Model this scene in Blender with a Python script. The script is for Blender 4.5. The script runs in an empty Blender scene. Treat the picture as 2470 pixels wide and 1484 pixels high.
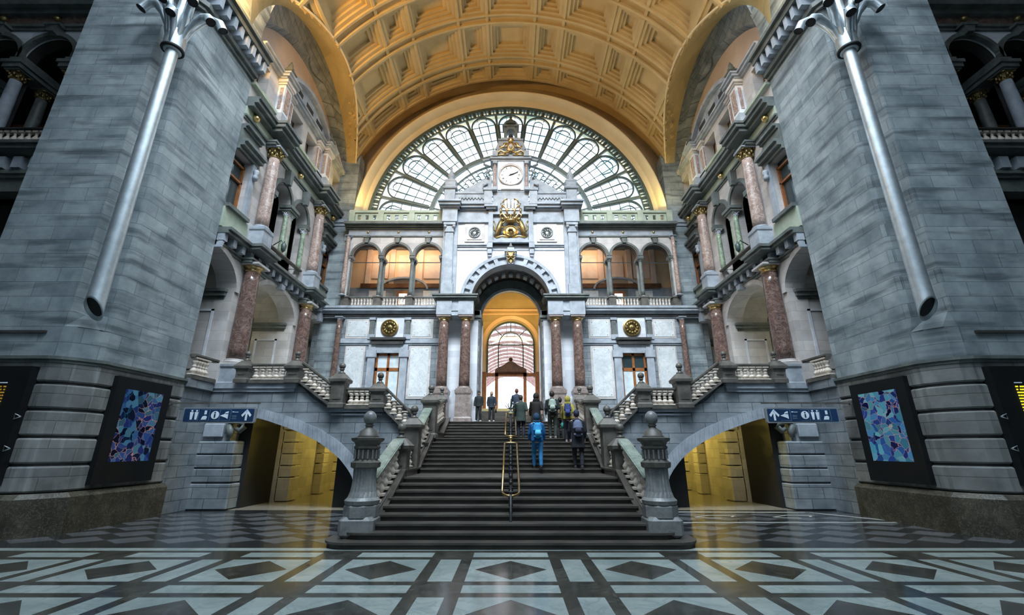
import bpy, bmesh, math, random
from mathutils import Vector, Matrix
random.seed(7)
PI = math.pi
sc = bpy.context.scene
COL = sc.collection
R = math.radians

# ------------------------------------------------------------------ materials
def nd(nt, typ, **kw):
    n = nt.nodes.new(typ)
    for k, v in kw.items():
        if k.startswith('i_'):
            n.inputs[k[2:].replace('_', ' ')].default_value = v
        else:
            setattr(n, k, v)
    return n

def rgba(c): return (c[0], c[1], c[2], 1.0)

def stone(name, c1, c2, scale=1.2, rough=.6, brick=None, bump=.0, c3=None, vein=None, streak=None, metal=0.0, spec=.5, dist=0.0, fine=.5):
    """brick=(width,height,mortar,colour)  vein=(colour,scale,amount)  streak=(colour,amount)"""
    m = bpy.data.materials.new(name); m.use_nodes = True
    nt = m.node_tree; L = nt.links; b = nt.nodes['Principled BSDF']
    geo = nd(nt, 'ShaderNodeNewGeometry')
    pos = geo.outputs['Position']
    nz = nd(nt, 'ShaderNodeTexNoise'); nz.inputs['Scale'].default_value = scale
    nz.inputs['Detail'].default_value = 6; nz.inputs['Roughness'].default_value = .62
    nz.inputs['Distortion'].default_value = dist
    L.new(pos, nz.inputs['Vector'])
    cr = nd(nt, 'ShaderNodeValToRGB')
    cr.color_ramp.elements[0].position = .34; cr.color_ramp.elements[0].color = rgba(c1)
    cr.color_ramp.elements[1].position = .66; cr.color_ramp.elements[1].color = rgba(c2)
    if c3:
        e = cr.color_ramp.elements.new(.5); e.color = rgba(c3)
    L.new(nz.outputs['Fac'], cr.inputs['Fac'])
    col = cr.outputs['Color']
    if vein:
        v = nd(nt, 'ShaderNodeTexNoise'); v.inputs['Scale'].default_value = vein[1]
        v.inputs['Detail'].default_value = 8; v.inputs['Distortion'].default_value = 1.6
        L.new(pos, v.inputs['Vector'])
        mr = nd(nt, 'ShaderNodeMath', operation='SUBTRACT'); mr.inputs[1].default_value = .5
        L.new(v.outputs['Fac'], mr.inputs[0])
        ab = nd(nt, 'ShaderNodeMath', operation='ABSOLUTE'); L.new(mr.outputs[0], ab.inputs[0])
        mp = nd(nt, 'ShaderNodeMapRange'); mp.inputs['From Min'].default_value = 0.0
        mp.inputs['From Max'].default_value = .035; mp.inputs['To Min'].default_value = vein[2]; mp.inputs['To Max'].default_value = 0
        L.new(ab.outputs[0], mp.inputs['Value'])
        mx = nd(nt, 'ShaderNodeMix', data_type='RGBA'); mx.inputs['B'].default_value = rgba(vein[0])
        L.new(mp.outputs[0], mx.inputs['Factor']); L.new(col, mx.inputs['A']); col = mx.outputs['Result']
    hgt = nz.outputs['Fac']
    if brick or streak:
        sp = nd(nt, 'ShaderNodeSeparateXYZ'); L.new(pos, sp.inputs[0])
        ad = nd(nt, 'ShaderNodeMath', operation='ADD'); L.new(sp.outputs['X'], ad.inputs[0]); L.new(sp.outputs['Y'], ad.inputs[1])
        cb = nd(nt, 'ShaderNodeCombineXYZ'); L.new(ad.outputs[0], cb.inputs['X']); L.new(sp.outputs['Z'], cb.inputs['Y'])
    if streak:
        mpg = nd(nt, 'ShaderNodeMapping'); mpg.inputs['Scale'].default_value = streak[2] if len(streak) > 2 else (.55, 4.5, 1)
        L.new(cb.outputs[0], mpg.inputs['Vector'])
        n2 = nd(nt, 'ShaderNodeTexNoise'); n2.inputs['Scale'].default_value = 1.0; n2.inputs['Detail'].default_value = 4
        L.new(mpg.outputs[0], n2.inputs['Vector'])
        r2 = nd(nt, 'ShaderNodeMapRange'); r2.inputs['From Min'].default_value = .52; r2.inputs['From Max'].default_value = .68
        r2.inputs['To Max'].default_value = streak[1]
        L.new(n2.outputs['Fac'], r2.inputs['Value'])
        mx = nd(nt, 'ShaderNodeMix', data_type='RGBA'); mx.inputs['B'].default_value = rgba(streak[0])
        L.new(r2.outputs[0], mx.inputs['Factor']); L.new(col, mx.inputs['A']); col = mx.outputs['Result']
    if brick:
        bk = nd(nt, 'ShaderNodeTexBrick')
        bk.inputs['Scale'].default_value = 1.0; bk.inputs['Brick Width'].default_value = brick[0]
        bk.inputs['Row Height'].default_value = brick[1]; bk.inputs['Mortar Size'].default_value = brick[2]
        bk.inputs['Mortar Smooth'].default_value = .3
        bk.inputs['Color1'].default_value = (1, 1, 1, 1); bk.inputs['Color2'].default_value = (.74, .76, .78, 1)
        bk.inputs['Mortar'].default_value = rgba(brick[3])
        L.new(cb.outputs[0], bk.inputs['Vector'])
        mu = nd(nt, 'ShaderNodeMix', data_type='RGBA', blend_type='MULTIPLY'); mu.inputs['Factor'].default_value = 1
        L.new(col, mu.inputs['A']); L.new(bk.outputs['Color'], mu.inputs['B']); col = mu.outputs['Result']
        ml = nd(nt, 'ShaderNodeMath', operation='MULTIPLY_ADD'); ml.inputs[1].default_value = -1.2
        L.new(bk.outputs['Fac'], ml.inputs[0]); L.new(nz.outputs['Fac'], ml.inputs[2]); hgt = ml.outputs[0]
    L.new(col, b.inputs['Base Color'])
    b.inputs['Roughness'].default_value = rough; b.inputs['Metallic'].default_value = metal
    b.inputs['Specular IOR Level'].default_value = spec
    if bump:
        bp = nd(nt, 'ShaderNodeBump'); bp.inputs['Strength'].default_value = bump; bp.inputs['Distance'].default_value = .03
        L.new(hgt, bp.inputs['Height']); L.new(bp.outputs[0], b.inputs['Normal'])
    return m

def plain(name, c, rough=.5, metal=0, emit=None, es=1.0, spec=.5):
    """a flat colour broken up by a little noise"""
    m = stone(name, [x*.86 for x in c], [min(1, x*1.12) for x in c], 3.0, rough, metal=metal, spec=spec)
    if emit:
        b = m.node_tree.nodes['Principled BSDF']
        b.inputs['Emission Color'].default_value = rgba(emit); b.inputs['Emission Strength'].default_value = es
    return m

M = {}
M['pier'] = stone('pier_bluestone', (.21, .26, .285), (.42, .48, .50), 1.1, .75, (1.15, .42, .012, (.60, .62, .64)), .6, streak=((.10, .125, .14), .85, (.42, 3.0, 1)))
M['rustic'] = stone('rusticated_stone', (.13, .135, .13), (.27, .275, .265), 1.1, .75, (1.45, .66, .012, (.5, .5, .5)), .4, streak=((.48, .50, .50), .45, (3.2, .35, 1)))
M['groove'] = stone('groove_stone', (.035, .037, .037), (.06, .06, .06), 1, .9)
M['plinth'] = stone('dark_breccia', (.030, .027, .018), (.085, .077, .052), 2.2, .5, vein=((.30, .28, .22), 7.5, .35), c3=(.045, .04, .027), bump=.1)
M['grey'] = stone('grey_limestone', (.17, .20, .225), (.33, .37, .40), 1.3, .7, (.9, .36, .014, (.36, .38, .4)), .4, streak=((.14, .16, .18), .5))
M['greyp'] = stone('grey_dressed_stone', (.26, .30, .35), (.43, .48, .54), 2.0, .65, bump=.15)
M['dark'] = stone('dark_green_stone', (.085, .10, .10), (.17, .195, .185), 2.2, .5, bump=.15)
M['black'] = stone('black_stone_and_shade', (.02, .022, .022), (.05, .05, .05), 2, .6)  # near-black; on soffits and room walls it stands in for shade
M['cream'] = stone('cream_ashlar', (.54, .51, .49), (.71, .68, .66), 1.4, .65, (1.1, .40, .008, (.66, .64, .64)), .12)
M['white'] = stone('white_ashlar', (.70, .73, .79), (.80, .83, .88), 1.2, .55, (.95, .36, .006, (.78, .79, .8)), .1)
M['pink'] = stone('pink_plaster', (.62, .50, .42), (.76, .63, .54), .6, .8)
M['marble'] = stone('white_veined_marble', (.58, .63, .65), (.76, .80, .82), 1.5, .3, vein=((.36, .42, .46), 2.6, .5), dist=.6)
M['red'] = stone('red_brown_marble', (.085, .052, .044), (.19, .12, .10), 4.5, .16, vein=((.45, .36, .31), 3.2, .38), dist=.8)
M['rose'] = stone('rose_marble', (.27, .185, .155), (.44, .335, .295), 3.0, .2, vein=((.72, .66, .62), 3, .6), dist=.8)
M['pedrose'] = stone('brown_grey_marble', (.20, .155, .14), (.34, .285, .265), 3.5, .25, vein=((.5, .47, .45), 3, .4))
M['amberdim'] = plain('dim_amber_text', (.3, .22, .02), .5, emit=(.65, .36, .03), es=.22)
M['ironblack'] = plain('black_wrought_iron', (.018, .02, .022), .4, spec=.4)
M['green'] = stone('green_marble', (.14, .22, .15), (.30, .40, .28), 3.0, .25, vein=((.62, .66, .60), 3, .5), dist=.8)
M['sage'] = stone('sage_stone', (.34, .42, .33), (.52, .58, .48), 1.5, .6, bump=.1)
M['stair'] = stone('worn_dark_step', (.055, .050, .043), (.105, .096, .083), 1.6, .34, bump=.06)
M['rail'] = stone('weathered_rail', (.07, .066, .058), (.15, .142, .125), 3, .45, bump=.2)
M['raltop'] = stone('polished_green_rail', (.14, .19, .16), (.27, .33, .29), 3, .28, vein=((.6, .62, .55), 4, .4))
M['newel'] = stone('polished_dark_granite', (.14, .15, .155), (.26, .27, .27), 3, .3, vein=((.42, .43, .42), 4, .25))
M['riser'] = stone('shaded_riser', (.022, .020, .017), (.045, .040, .034), 2, .5)  # below tread tone: riser shade put into the colour, besides the treads' wear
M['bal'] = stone('cream_baluster', (.58, .51, .43), (.78, .70, .61), 4, .55)
M['vault'] = stone('warm_lit_vault_plaster', (.50, .365, .165), (.62, .47, .235), .5, .8, bump=.05)  # cream plaster with the warm lamp light put into its colour, next two likewise
M['vaulta'] = stone('warm_lit_arch_plaster', (.52, .40, .18), (.63, .49, .25), .7, .8, (2.6, .55, .01, (.82, .80, .74)), .05)
M['ring'] = stone('yellow_lit_arch_plaster', (.68, .55, .33), (.78, .64, .41), .7, .75, bump=.05)
M['iron'] = plain('green_iron', (.055, .085, .08), .45)
M['ironl'] = plain('grey_green_iron', (.12, .16, .15), .5)
M['gold'] = stone('gilding', (.72, .48, .17), (.95, .72, .36), 6, .28, metal=1)
M['golddark'] = stone('dull_gilding', (.16, .12, .045), (.36, .27, .11), 5, .4, metal=.7)
M['brass'] = stone('worn_brass', (.36, .25, .10), (.60, .44, .20), 5, .28, metal=1)
M['steel'] = stone('brushed_steel', (.46, .53, .57), (.62, .69, .73), 4, .42, metal=.7)
M['hole'] = plain('dark_pipe_and_shade', (.012, .014, .016), .6)  # near-black for the shade inside pipes and along the passage
M['wood'] = stone('brown_varnished_wood', (.22, .075, .022), (.36, .14, .045), 5, .35)
M['wooddark'] = stone('dark_wood', (.10, .04, .015), (.17, .075, .03), 5, .4)
M['blackmetal'] = plain('black_display_housing', (.010, .012, .014), .5, spec=.2)
M['navy'] = plain('navy_sign_face', (.014, .045, .115), .35)
M['signwhite'] = plain('sign_white', (.62, .72, .80), .4, emit=(.55, .68, .80), es=.12)
M['signgrey'] = plain('sign_line_blue', (.20, .32, .44), .4)
M['frame'] = plain('aluminium_frame', (.42, .46, .48), .35, metal=.5)
M['clock'] = plain('clock_enamel', (.85, .86, .84), .3)
M['ink'] = plain('clock_ink', (.05, .05, .06), .5)
M['fw'] = stone('floor_white_marble', (.25, .31, .30), (.42, .48, .46), .8, .16, vein=((.20, .27, .27), 1.3, .5), dist=.5, spec=.5)
M['fd'] = stone('floor_dark_marble', (.028, .030, .026), (.062, .060, .050), 1.4, .15, vein=((.16, .16, .15), 1.5, .3), spec=.5)
M['fk'] = stone('floor_black_marble', (.018, .021, .024), (.036, .040, .044), 1.4, .15, spec=.5)
M['fg'] = stone('floor_charcoal_marble', (.085, .092, .10), (.14, .15, .165), 1.4, .17, spec=.5)
M['fy'] = stone('passage_floor', (.22, .21, .18), (.32, .30, .26), .8, .2, spec=.5)
M['fl'] = plain('floor_line', (.50, .52, .50), .3)
M['snow'] = plain('bright_platform_paving', (.80, .80, .82), .6)
M['warmwall'] = stone('warm_lit_gallery_panel', (.70, .48, .34), (.92, .74, .60), .9, .6)  # this and the next carry the warm lamp light in their colour
M['apr'] = stone('apricot_lit_wall', (.80, .52, .30), (.90, .66, .42), .8, .7)

def glass(name, tint, mixf=.12, rough=.05):
    m = bpy.data.materials.new(name); m.use_nodes = True
    nt = m.node_tree; nt.nodes.clear(); L = nt.links
    o = nd(nt, 'ShaderNodeOutputMaterial'); t = nd(nt, 'ShaderNodeBsdfTransparent'); t.inputs[0].default_value = rgba(tint)
    g = nd(nt, 'ShaderNodeBsdfGlossy'); g.inputs['Roughness'].default_value = rough; g.inputs[0].default_value = (.8, .85, .88, 1)
    mx = nd(nt, 'ShaderNodeMixShader'); mx.inputs[0].default_value = mixf
    L.new(t.outputs[0], mx.inputs[1]); L.new(g.outputs[0], mx.inputs[2]); L.new(mx.outputs[0], o.inputs[0])
    return m
M['glass'] = glass('clear_glass', (.93, .96, .97), .08)
M['frost'] = plain('obscured_pane', (.62, .72, .76), .25)
M['darkpane'] = plain('dark_window_pane', (.03, .05, .055), .08)

def lunette_glass():
    m = glass('cathedral_glass', (.9, .95, .96), .06, .2)
    nt = m.node_tree; L = nt.links
    t = [n for n in nt.nodes if n.type == 'BSDF_TRANSPARENT'][0]
    geo = nd(nt, 'ShaderNodeNewGeometry')
    nz = nd(nt, 'ShaderNodeTexNoise'); nz.inputs['Scale'].default_value = .55; nz.inputs['Detail'].default_value = 5
    L.new(geo.outputs['Position'], nz.inputs['Vector'])
    cr = nd(nt, 'ShaderNodeValToRGB')
    cr.color_ramp.elements[0].position = .38; cr.color_ramp.elements[0].color = (.60, .74, .78, 1)
    cr.color_ramp.elements[1].position = .56; cr.color_ramp.elements[1].color = (.99, 1, 1, 1)
    L.new(nz.outputs['Fac'], cr.inputs['Fac']); L.new(cr.outputs['Color'], t.inputs[0])
    return m
M['lglass'] = lunette_glass()

def screen_mat(name, seed, cols, emit=1.0):
    m = bpy.data.materials.new(name); m.use_nodes = True
    nt = m.node_tree; L = nt.links; b = nt.nodes['Principled BSDF']
    geo = nd(nt, 'ShaderNodeNewGeometry')
    mp = nd(nt, 'ShaderNodeMapping'); mp.inputs['Location'].default_value = (seed, seed*.7, seed*.3)
    L.new(geo.outputs['Position'], mp.inputs['Vector'])
    nz = nd(nt, 'ShaderNodeTexNoise'); nz.inputs['Scale'].default_value = 2.2; nz.inputs['Detail'].default_value = 4
    L.new(mp.outputs[0], nz.inputs['Vector'])
    mx = nd(nt, 'ShaderNodeMix', data_type='RGBA'); mx.inputs['Factor'].default_value = .28
    L.new(mp.outputs[0], mx.inputs['A']); L.new(nz.outputs['Color'], mx.inputs['B'])
    vo = nd(nt, 'ShaderNodeTexVoronoi'); vo.inputs['Scale'].default_value = 7.5
    L.new(mx.outputs['Result'], vo.inputs['Vector'])
    sp = nd(nt, 'ShaderNodeSeparateColor'); L.new(vo.outputs['Color'], sp.inputs[0])
    cr = nd(nt, 'ShaderNodeValToRGB'); cr.color_ramp.interpolation = 'LINEAR'
    e = cr.color_ramp.elements
    e[0].position = 0; e[0].color = rgba(cols[0]); e[1].position = 1; e[1].color = rgba(cols[-1])
    for i, c in enumerate(cols[1:-1]):
        q = e.new((i+1)/(len(cols)-1)); q.color = rgba(c)
    L.new(sp.outputs[0], cr.inputs['Fac'])
    v2 = nd(nt, 'ShaderNodeTexVoronoi', feature='DISTANCE_TO_EDGE'); v2.inputs['Scale'].default_value = 7.5
    L.new(mx.outputs['Result'], v2.inputs['Vector'])
    ed = nd(nt, 'ShaderNodeMapRange'); ed.inputs['From Max'].default_value = .04; ed.inputs['To Min'].default_value = .6; ed.inputs['To Max'].default_value = 0
    L.new(v2.outputs['Distance'], ed.inputs['Value'])
    n3 = nd(nt, 'ShaderNodeTexNoise'); n3.inputs['Scale'].default_value = 1.3; L.new(mp.outputs[0], n3.inputs['Vector'])
    c3 = nd(nt, 'ShaderNodeValToRGB'); c3.color_ramp.elements[0].color = (.02, .16, .26, 1); c3.color_ramp.elements[0].position = .42
    c3.color_ramp.elements[1].color = (.75, .36, .24, 1); c3.color_ramp.elements[1].position = .56
    L.new(n3.outputs['Fac'], c3.inputs['Fac'])
    m2 = nd(nt, 'ShaderNodeMix', data_type='RGBA'); L.new(ed.outputs[0], m2.inputs['Factor'])
    L.new(cr.outputs['Color'], m2.inputs['A']); L.new(c3.outputs['Color'], m2.inputs['B'])
    L.new(m2.outputs['Result'], b.inputs['Emission Color']); b.inputs['Emission Strength'].default_value = emit
    b.inputs['Base Color'].default_value = (.004, .004, .005, 1); b.inputs['Roughness'].default_value = .5; b.inputs['Specular IOR Level'].default_value = .08
    return m
M['vidl'] = screen_mat('video_art_left', 3.1, [(.0, .0, .005), (.0, .005, .02), (.01, .02, .12), (.03, .10, .22), (.0, .0, .01), (.01, .03, .16), (.05, .16, .24), (.0, .0, .01)], .65)
M['vidr'] = screen_mat('video_art_right', 9.4, [(.0, .0, .03), (.01, .03, .16), (.02, .06, .26), (.06, .26, .38), (.0, .01, .06), (.02, .10, .34), (.10, .34, .42), (.0, .0, .05)], .6)
M['amber'] = plain('amber_text', (.5, .45, .02), .5, emit=(.85, .75, .03), es=.75)
M['bulb'] = plain('lamp_glow', (1, .8, .4), .5, emit=(1, .78, .30), es=14)

# ------------------------------------------------------------------ mesh builder
CLIPY = None       # when set, everything nearer than this Y is cut away (where a wall dies into the pier)
SG = -1            # -1: authored side (left), +1: mirrored to the right
class MB:
    def __init__(s): s.v = []; s.f = []; s.m = []; s.sm = []
    def add(s, vs, fs, mi=0, smooth=False):
        o = len(s.v); s.v += [tuple(p) for p in vs]
        for f in fs: s.f.append([i+o for i in f]); s.m.append(mi); s.sm.append(smooth)
        return s
    def box(s, x0, x1, y0, y1, z0, z1, mi=0):
        if x0 > x1: x0, x1 = x1, x0
        if y0 > y1: y0, y1 = y1, y0
        vs = [(x0,y0,z0),(x1,y0,z0),(x1,y1,z0),(x0,y1,z0),(x0,y0,z1),(x1,y0,z1),(x1,y1,z1),(x0,y1,z1)]
        return s.add(vs, [(0,3,2,1),(4,5,6,7),(0,1,5,4),(1,2,6,5),(2,3,7,6),(3,0,4,7)], mi)
    def bev(s, x0, x1, y0, y1, z0, z1, c=.03, mi=0):
        """box with chamfered vertical + top/bottom edges"""
        if x0 > x1: x0, x1 = x1, x0
        if y0 > y1: y0, y1 = y1, y0
        rings = []
        for z, i in ((z0, c), (z0+c, 0), (z1-c, 0), (z1, c)):
            a, b_, e, d = x0+i, x1-i, y0+i, y1-i
            rings.append([(a+c,e,z),(b_-c,e,z),(b_,e+c,z),(b_,d-c,z),(b_-c,d,z),(a+c,d,z),(a,d-c,z),(a,e+c,z)])
        return s.loft(rings, True, True, mi)
    def loft(s, rings, closed=True, caps=True, mi=0, smooth=False):
        n = len(rings[0]); vs = [p for r in rings for p in r]; fs = []
        for i in range(len(rings)-1):
            for j in range(n if closed else n-1):
                k = (j+1) % n
                fs.append((i*n+j, i*n+k, (i+1)*n+k, (i+1)*n+j))
        s.add(vs, fs, mi, smooth)
        if caps:
            o = len(s.v)-len(vs)
            s.f.append([o+j for j in range(n)][::-1]); s.m.append(mi); s.sm.append(False)
            s.f.append([o+(len(rings)-1)*n+j for j in range(n)]); s.m.append(mi); s.sm.append(False)
        return s
    def prism(s, pts, d0, d1, axis='x', mi=0):
        """polygon in (u,z) (or (x,y) for axis z) pushed along the remaining axis"""
        if d0 > d1: d0, d1 = d1, d0
        n = len(pts)
        if axis == 'x': A = [(u, d0, z) for u, z in pts]; B = [(u, d1, z) for u, z in pts]
        elif axis == 'y': A = [(d0, u, z) for u, z in pts]; B = [(d1, u, z) for u, z in pts]
        else: A = [(u, w, d0) for u, w in pts]; B = [(u, w, d1) for u, w in pts]
        fs = [(i, (i+1) % n, n+(i+1) % n, n+i) for i in range(n)]
        fs += [list(range(n))[::-1], [n+i for i in range(n)]]
        return s.add(A+B, fs, mi)
    def lathe(s, prof, cx, cy, n=16, z0=0, mi=0, smooth=True, sx=1, sy=1, a0=0):
        rings = [[(cx+r*sx*math.cos(2*PI*k/n+a0), cy+r*sy*math.sin(2*PI*k/n+a0), z0+z) for k in range(n)] for r, z in prof]
        return s.loft(rings, True, True, mi, smooth)
    def sq(s, prof, cx, cy, z0=0, mi=0):
        """square-plan mouldings from (half width, z) profile"""
        rings = [[(cx-r,cy-r,z0+z),(cx+r,cy-r,z0+z),(cx+r,cy+r,z0+z),(cx-r,cy+r,z0+z)] for r, z in prof]
        return s.loft(rings, True, True, mi)
    def tube(s, path, r, n=8, mi=0, caps=True, smooth=True):
        path = [Vector(p) for p in path]; rings = []
        rr = r if isinstance(r, (list, tuple)) else [r]*len(path)
        up = None
        for i, p in enumerate(path):
            t = (path[min(i+1, len(path)-1)] - path[max(i-1, 0)]).normalized()
            if up is None:
                up = Vector((0,0,1)) if abs(t.z) < .9 else Vector((0,1,0))
            a = t.cross(up)
            if a.length < 1e-5: a = t.cross(Vector((1,0,0)))
            a.normalize(); b = t.cross(a).normalized(); up = -b if False else up
            q = rr[i]; qa, qb = q if isinstance(q, tuple) else (q, q)
            rings.append([tuple(p + a*qa*math.cos(2*PI*k/n) + b*qb*math.sin(2*PI*k/n)) for k in range(n)])
        return s.loft(rings, True, caps, mi, smooth)
    def ball(s, cx, cy, cz, r, n=12, m=8, mi=0, sx=1, sy=1, sz=1):
        prof = [(max(1e-4, r*math.sin(PI*i/m)), -r*sz*math.cos(PI*i/m)) for i in range(m+1)]
        return s.lathe(prof, cx, cy, n, cz, mi, True, sx, sy)
    def skew(s, p, q, w, h, mi=0, over=0):
        """bar with vertical sides from p to q (bottom centre line)"""
        p = Vector(p); q = Vector(q); d = q-p; pl = Vector((d.x, d.y, 0)); L = pl.length
        p = p - d*(over/L); q = q + d*(over/L)
        nrm = Vector((-d.y, d.x, 0)).normalized()*w/2; up = Vector((0,0,h))
        vs = [p-nrm, p+nrm, q+nrm, q-nrm, p-nrm+up, p+nrm+up, q+nrm+up, q-nrm+up]
        return s.add(vs, [(0,3,2,1),(4,5,6,7),(0,1,5,4),(1,2,6,5),(2,3,7,6),(3,0,4,7)], mi)
    def ring(s, uc, zc, ai, bi, ao, bo, d0, d1, axis='x', t0=0., t1=PI, n=28, mi=0, smooth=False):
        """arch ring between an inner and an outer ellipse"""
        rings = []
        for k in range(n+1):
            t = t0+(t1-t0)*k/n; c, q = math.cos(t), math.sin(t)
            pi = (uc+ai*c, zc+bi*q); po = (uc+ao*c, zc+bo*q)
            if axis == 'x': rings.append([(pi[0],d0,pi[1]),(po[0],d0,po[1]),(po[0],d1,po[1]),(pi[0],d1,pi[1])])
            else: rings.append([(d0,pi[0],pi[1]),(d0,po[0],po[1]),(d1,po[0],po[1]),(d1,pi[0],pi[1])])
        return s.loft(rings, True, True, mi, smooth)
    def over(s, pts, z1, d0, d1, axis='x', mi=0):
        """solid wall above a curve pts[(u,z)], up to z1"""
        rings = []
        for u, z in pts:
            if axis == 'x': rings.append([(u,d0,z),(u,d0,z1),(u,d1,z1),(u,d1,z)])
            else: rings.append([(d0,u,z),(d0,u,z1),(d1,u,z1),(d1,u,z)])
        return s.loft(rings, True, True, mi)
    def archwall(s, u0, u1, z0, z1, ops, d0, d1, axis='x', mi=0, n=20):
        """wall with arched openings ops=[(uc, half, spring z, rise)]"""
        cur = u0
        B = (lambda a, b, c, d: s.box(a, b, d0, d1, c, d, mi)) if axis == 'x' else (lambda a, b, c, d: s.box(d0, d1, a, b, c, d, mi))
        for uc, h, zs, rise in ops:
            if uc-h > cur+1e-4: B(cur, uc-h, z0, z1)
            if rise > 0: pts = [(uc-h*math.cos(PI*k/n), zs+rise*math.sin(PI*k/n)) for k in range(n+1)]
            else: pts = [(uc-h, zs), (uc+h, zs)]
            s.over(pts, z1, d0, d1, axis, mi); cur = uc+h
        if u1 > cur+1e-4: B(cur, u1, z0, z1)
        return s
    def mesh(s, name, mats, off=(0,0,0), mirror=None):
        mir = (SG > 0) if mirror is None else mirror
        vs = s.v; fs = s.f
        if mir: vs = [(-x, y, z) for x, y, z in vs]; fs = [f[::-1] for f in fs]
        me = bpy.data.meshes.new(name)
        me.from_pydata([(x-off[0], y-off[1], z-off[2]) for x, y, z in vs], [], fs)
        if not isinstance(mats, (list, tuple)): mats = [mats]
        for m in mats: me.materials.append(M[m] if isinstance(m, str) else m)
        for p, mi, q in zip(me.polygons, s.m, s.sm): p.material_index = mi; p.use_smooth = q
        bm = bmesh.new(); bm.from_mesh(me)
        if CLIPY is not None:
            r_ = bmesh.ops.bisect_plane(bm, geom=bm.verts[:]+bm.edges[:]+bm.faces[:], plane_co=(0, CLIPY-off[1], 0), plane_no=(0, -1, 0), clear_outer=True)
            ed = [e for e in r_['geom_cut'] if isinstance(e, bmesh.types.BMEdge)]
            if ed: bmesh.ops.holes_fill(bm, edges=ed)
        bmesh.ops.recalc_face_normals(bm, faces=bm.faces)
        bm.to_mesh(me); bm.free(); me.update()
        return me
    def pieces(s, tol=.015):
        """the builder's separate clumps, each as a builder of its own"""
        n = len(s.v); root = list(range(n))
        def find(i):
            while root[i] != i: root[i] = root[root[i]]; i = root[i]
            return i
        for f in s.f:
            for i in f[1:]: root[find(i)] = find(f[0])
        isl = {}
        for i in range(n): isl.setdefault(find(i), []).append(i)
        bx = []
        for k, ids in isl.items():
            P = [s.v[i] for i in ids]
            bx.append([[min(p[a] for p in P)-tol for a in range(3)], [max(p[a] for p in P)+tol for a in range(3)], [k]])
        ch = True
        while ch:
            ch = False; out = []
            for q in bx:
                for o in out:
                    if all(q[0][a] <= o[1][a] and o[0][a] <= q[1][a] for a in range(3)):
                        o[0] = [min(o[0][a], q[0][a]) for a in range(3)]; o[1] = [max(o[1][a], q[1][a]) for a in range(3)]; o[2] += q[2]; ch = True; break
                else: out.append(q)
            bx = out
        own = {}
        for j, q in enumerate(bx):
            for k in q[2]:
                for i in isl[k]: own[i] = j
        res = [MB() for _ in bx]; idx = {}
        for i in range(n):
            b = res[own[i]]; idx[i] = len(b.v); b.v.append(s.v[i])
        for f, m, q in zip(s.f, s.m, s.sm):
            b = res[own[f[0]]]; b.f.append([idx[i] for i in f]); b.m.append(m); b.sm.append(q)
        return res
    def build(s, name, mats, parent=None, mirror=None):
        if parent is not None and name in SPLIT:
            o = None
            for p in s.pieces():
                me = p.mesh(SPLIT[name], mats, wloc(parent), mirror)
                if len(me.vertices): o = link(SPLIT[name], me, parent)
            return o
        off = wloc(parent) if parent else (0,0,0)
        return link(name, s.mesh(name, mats, off, mirror), parent)

SPLIT = {'jambs': 'jamb', 'field': 'apron_field', 'pilasters': 'pilaster', 'panels': 'panel', 'gold_boss': 'gold_boss', 'consoles': 'console', 'modillions': 'modillion',
         'dentils': 'dentil', 'openings': 'opening', 'holes': 'hole', 'hangers': 'hanger', 'marble_panels': 'marble_panel', 'colonnette_blocks': 'colonnette_block', 'sill': 'sill',
         'blocks': 'block', 'scrolls': 'scroll', 'posts': 'post', 'bracket': 'bracket', 'scrollwork': 'scrollwork', 'pins': 'pin', 'pierced_slab': 'pierced_slab', 'archivolt': 'archivolt', 'band': 'band',
         'pale_edge': 'pale_edge', 'panel_frame': 'panel_frame', 'header_text': 'header_text', 'cross_bars': 'cross_bar'}
def wloc(o):
    p = Vector(o.location)
    while o.parent: o = o.parent; p = p + Vector(o.location)
    return tuple(p)
def link(name, data, parent=None, loc=(0,0,0)):
    o = bpy.data.objects.new(name, data); COL.objects.link(o)
    if parent: o.parent = parent
    o.location = loc
    return o
def mx(x): return -x if SG > 0 else x
def thing(name, label, cat, loc=(0,0,0), group=None):
    o = bpy.data.objects.new(name, None); COL.objects.link(o); o.empty_display_size = .2
    o.location = (mx(loc[0]), loc[1], loc[2]); o['label'] = label; o['category'] = cat; o['kind'] = 'thing'
    if group: o['group'] = group
    return o
def tag(o, label, cat, group=None):
    o['label'] = label; o['category'] = cat; o['kind'] = 'thing'
    if group: o['group'] = group
    return o
def struct(o): o['kind'] = 'structure'; return o
def SW(): return 'left' if SG < 0 else 'right'

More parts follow.
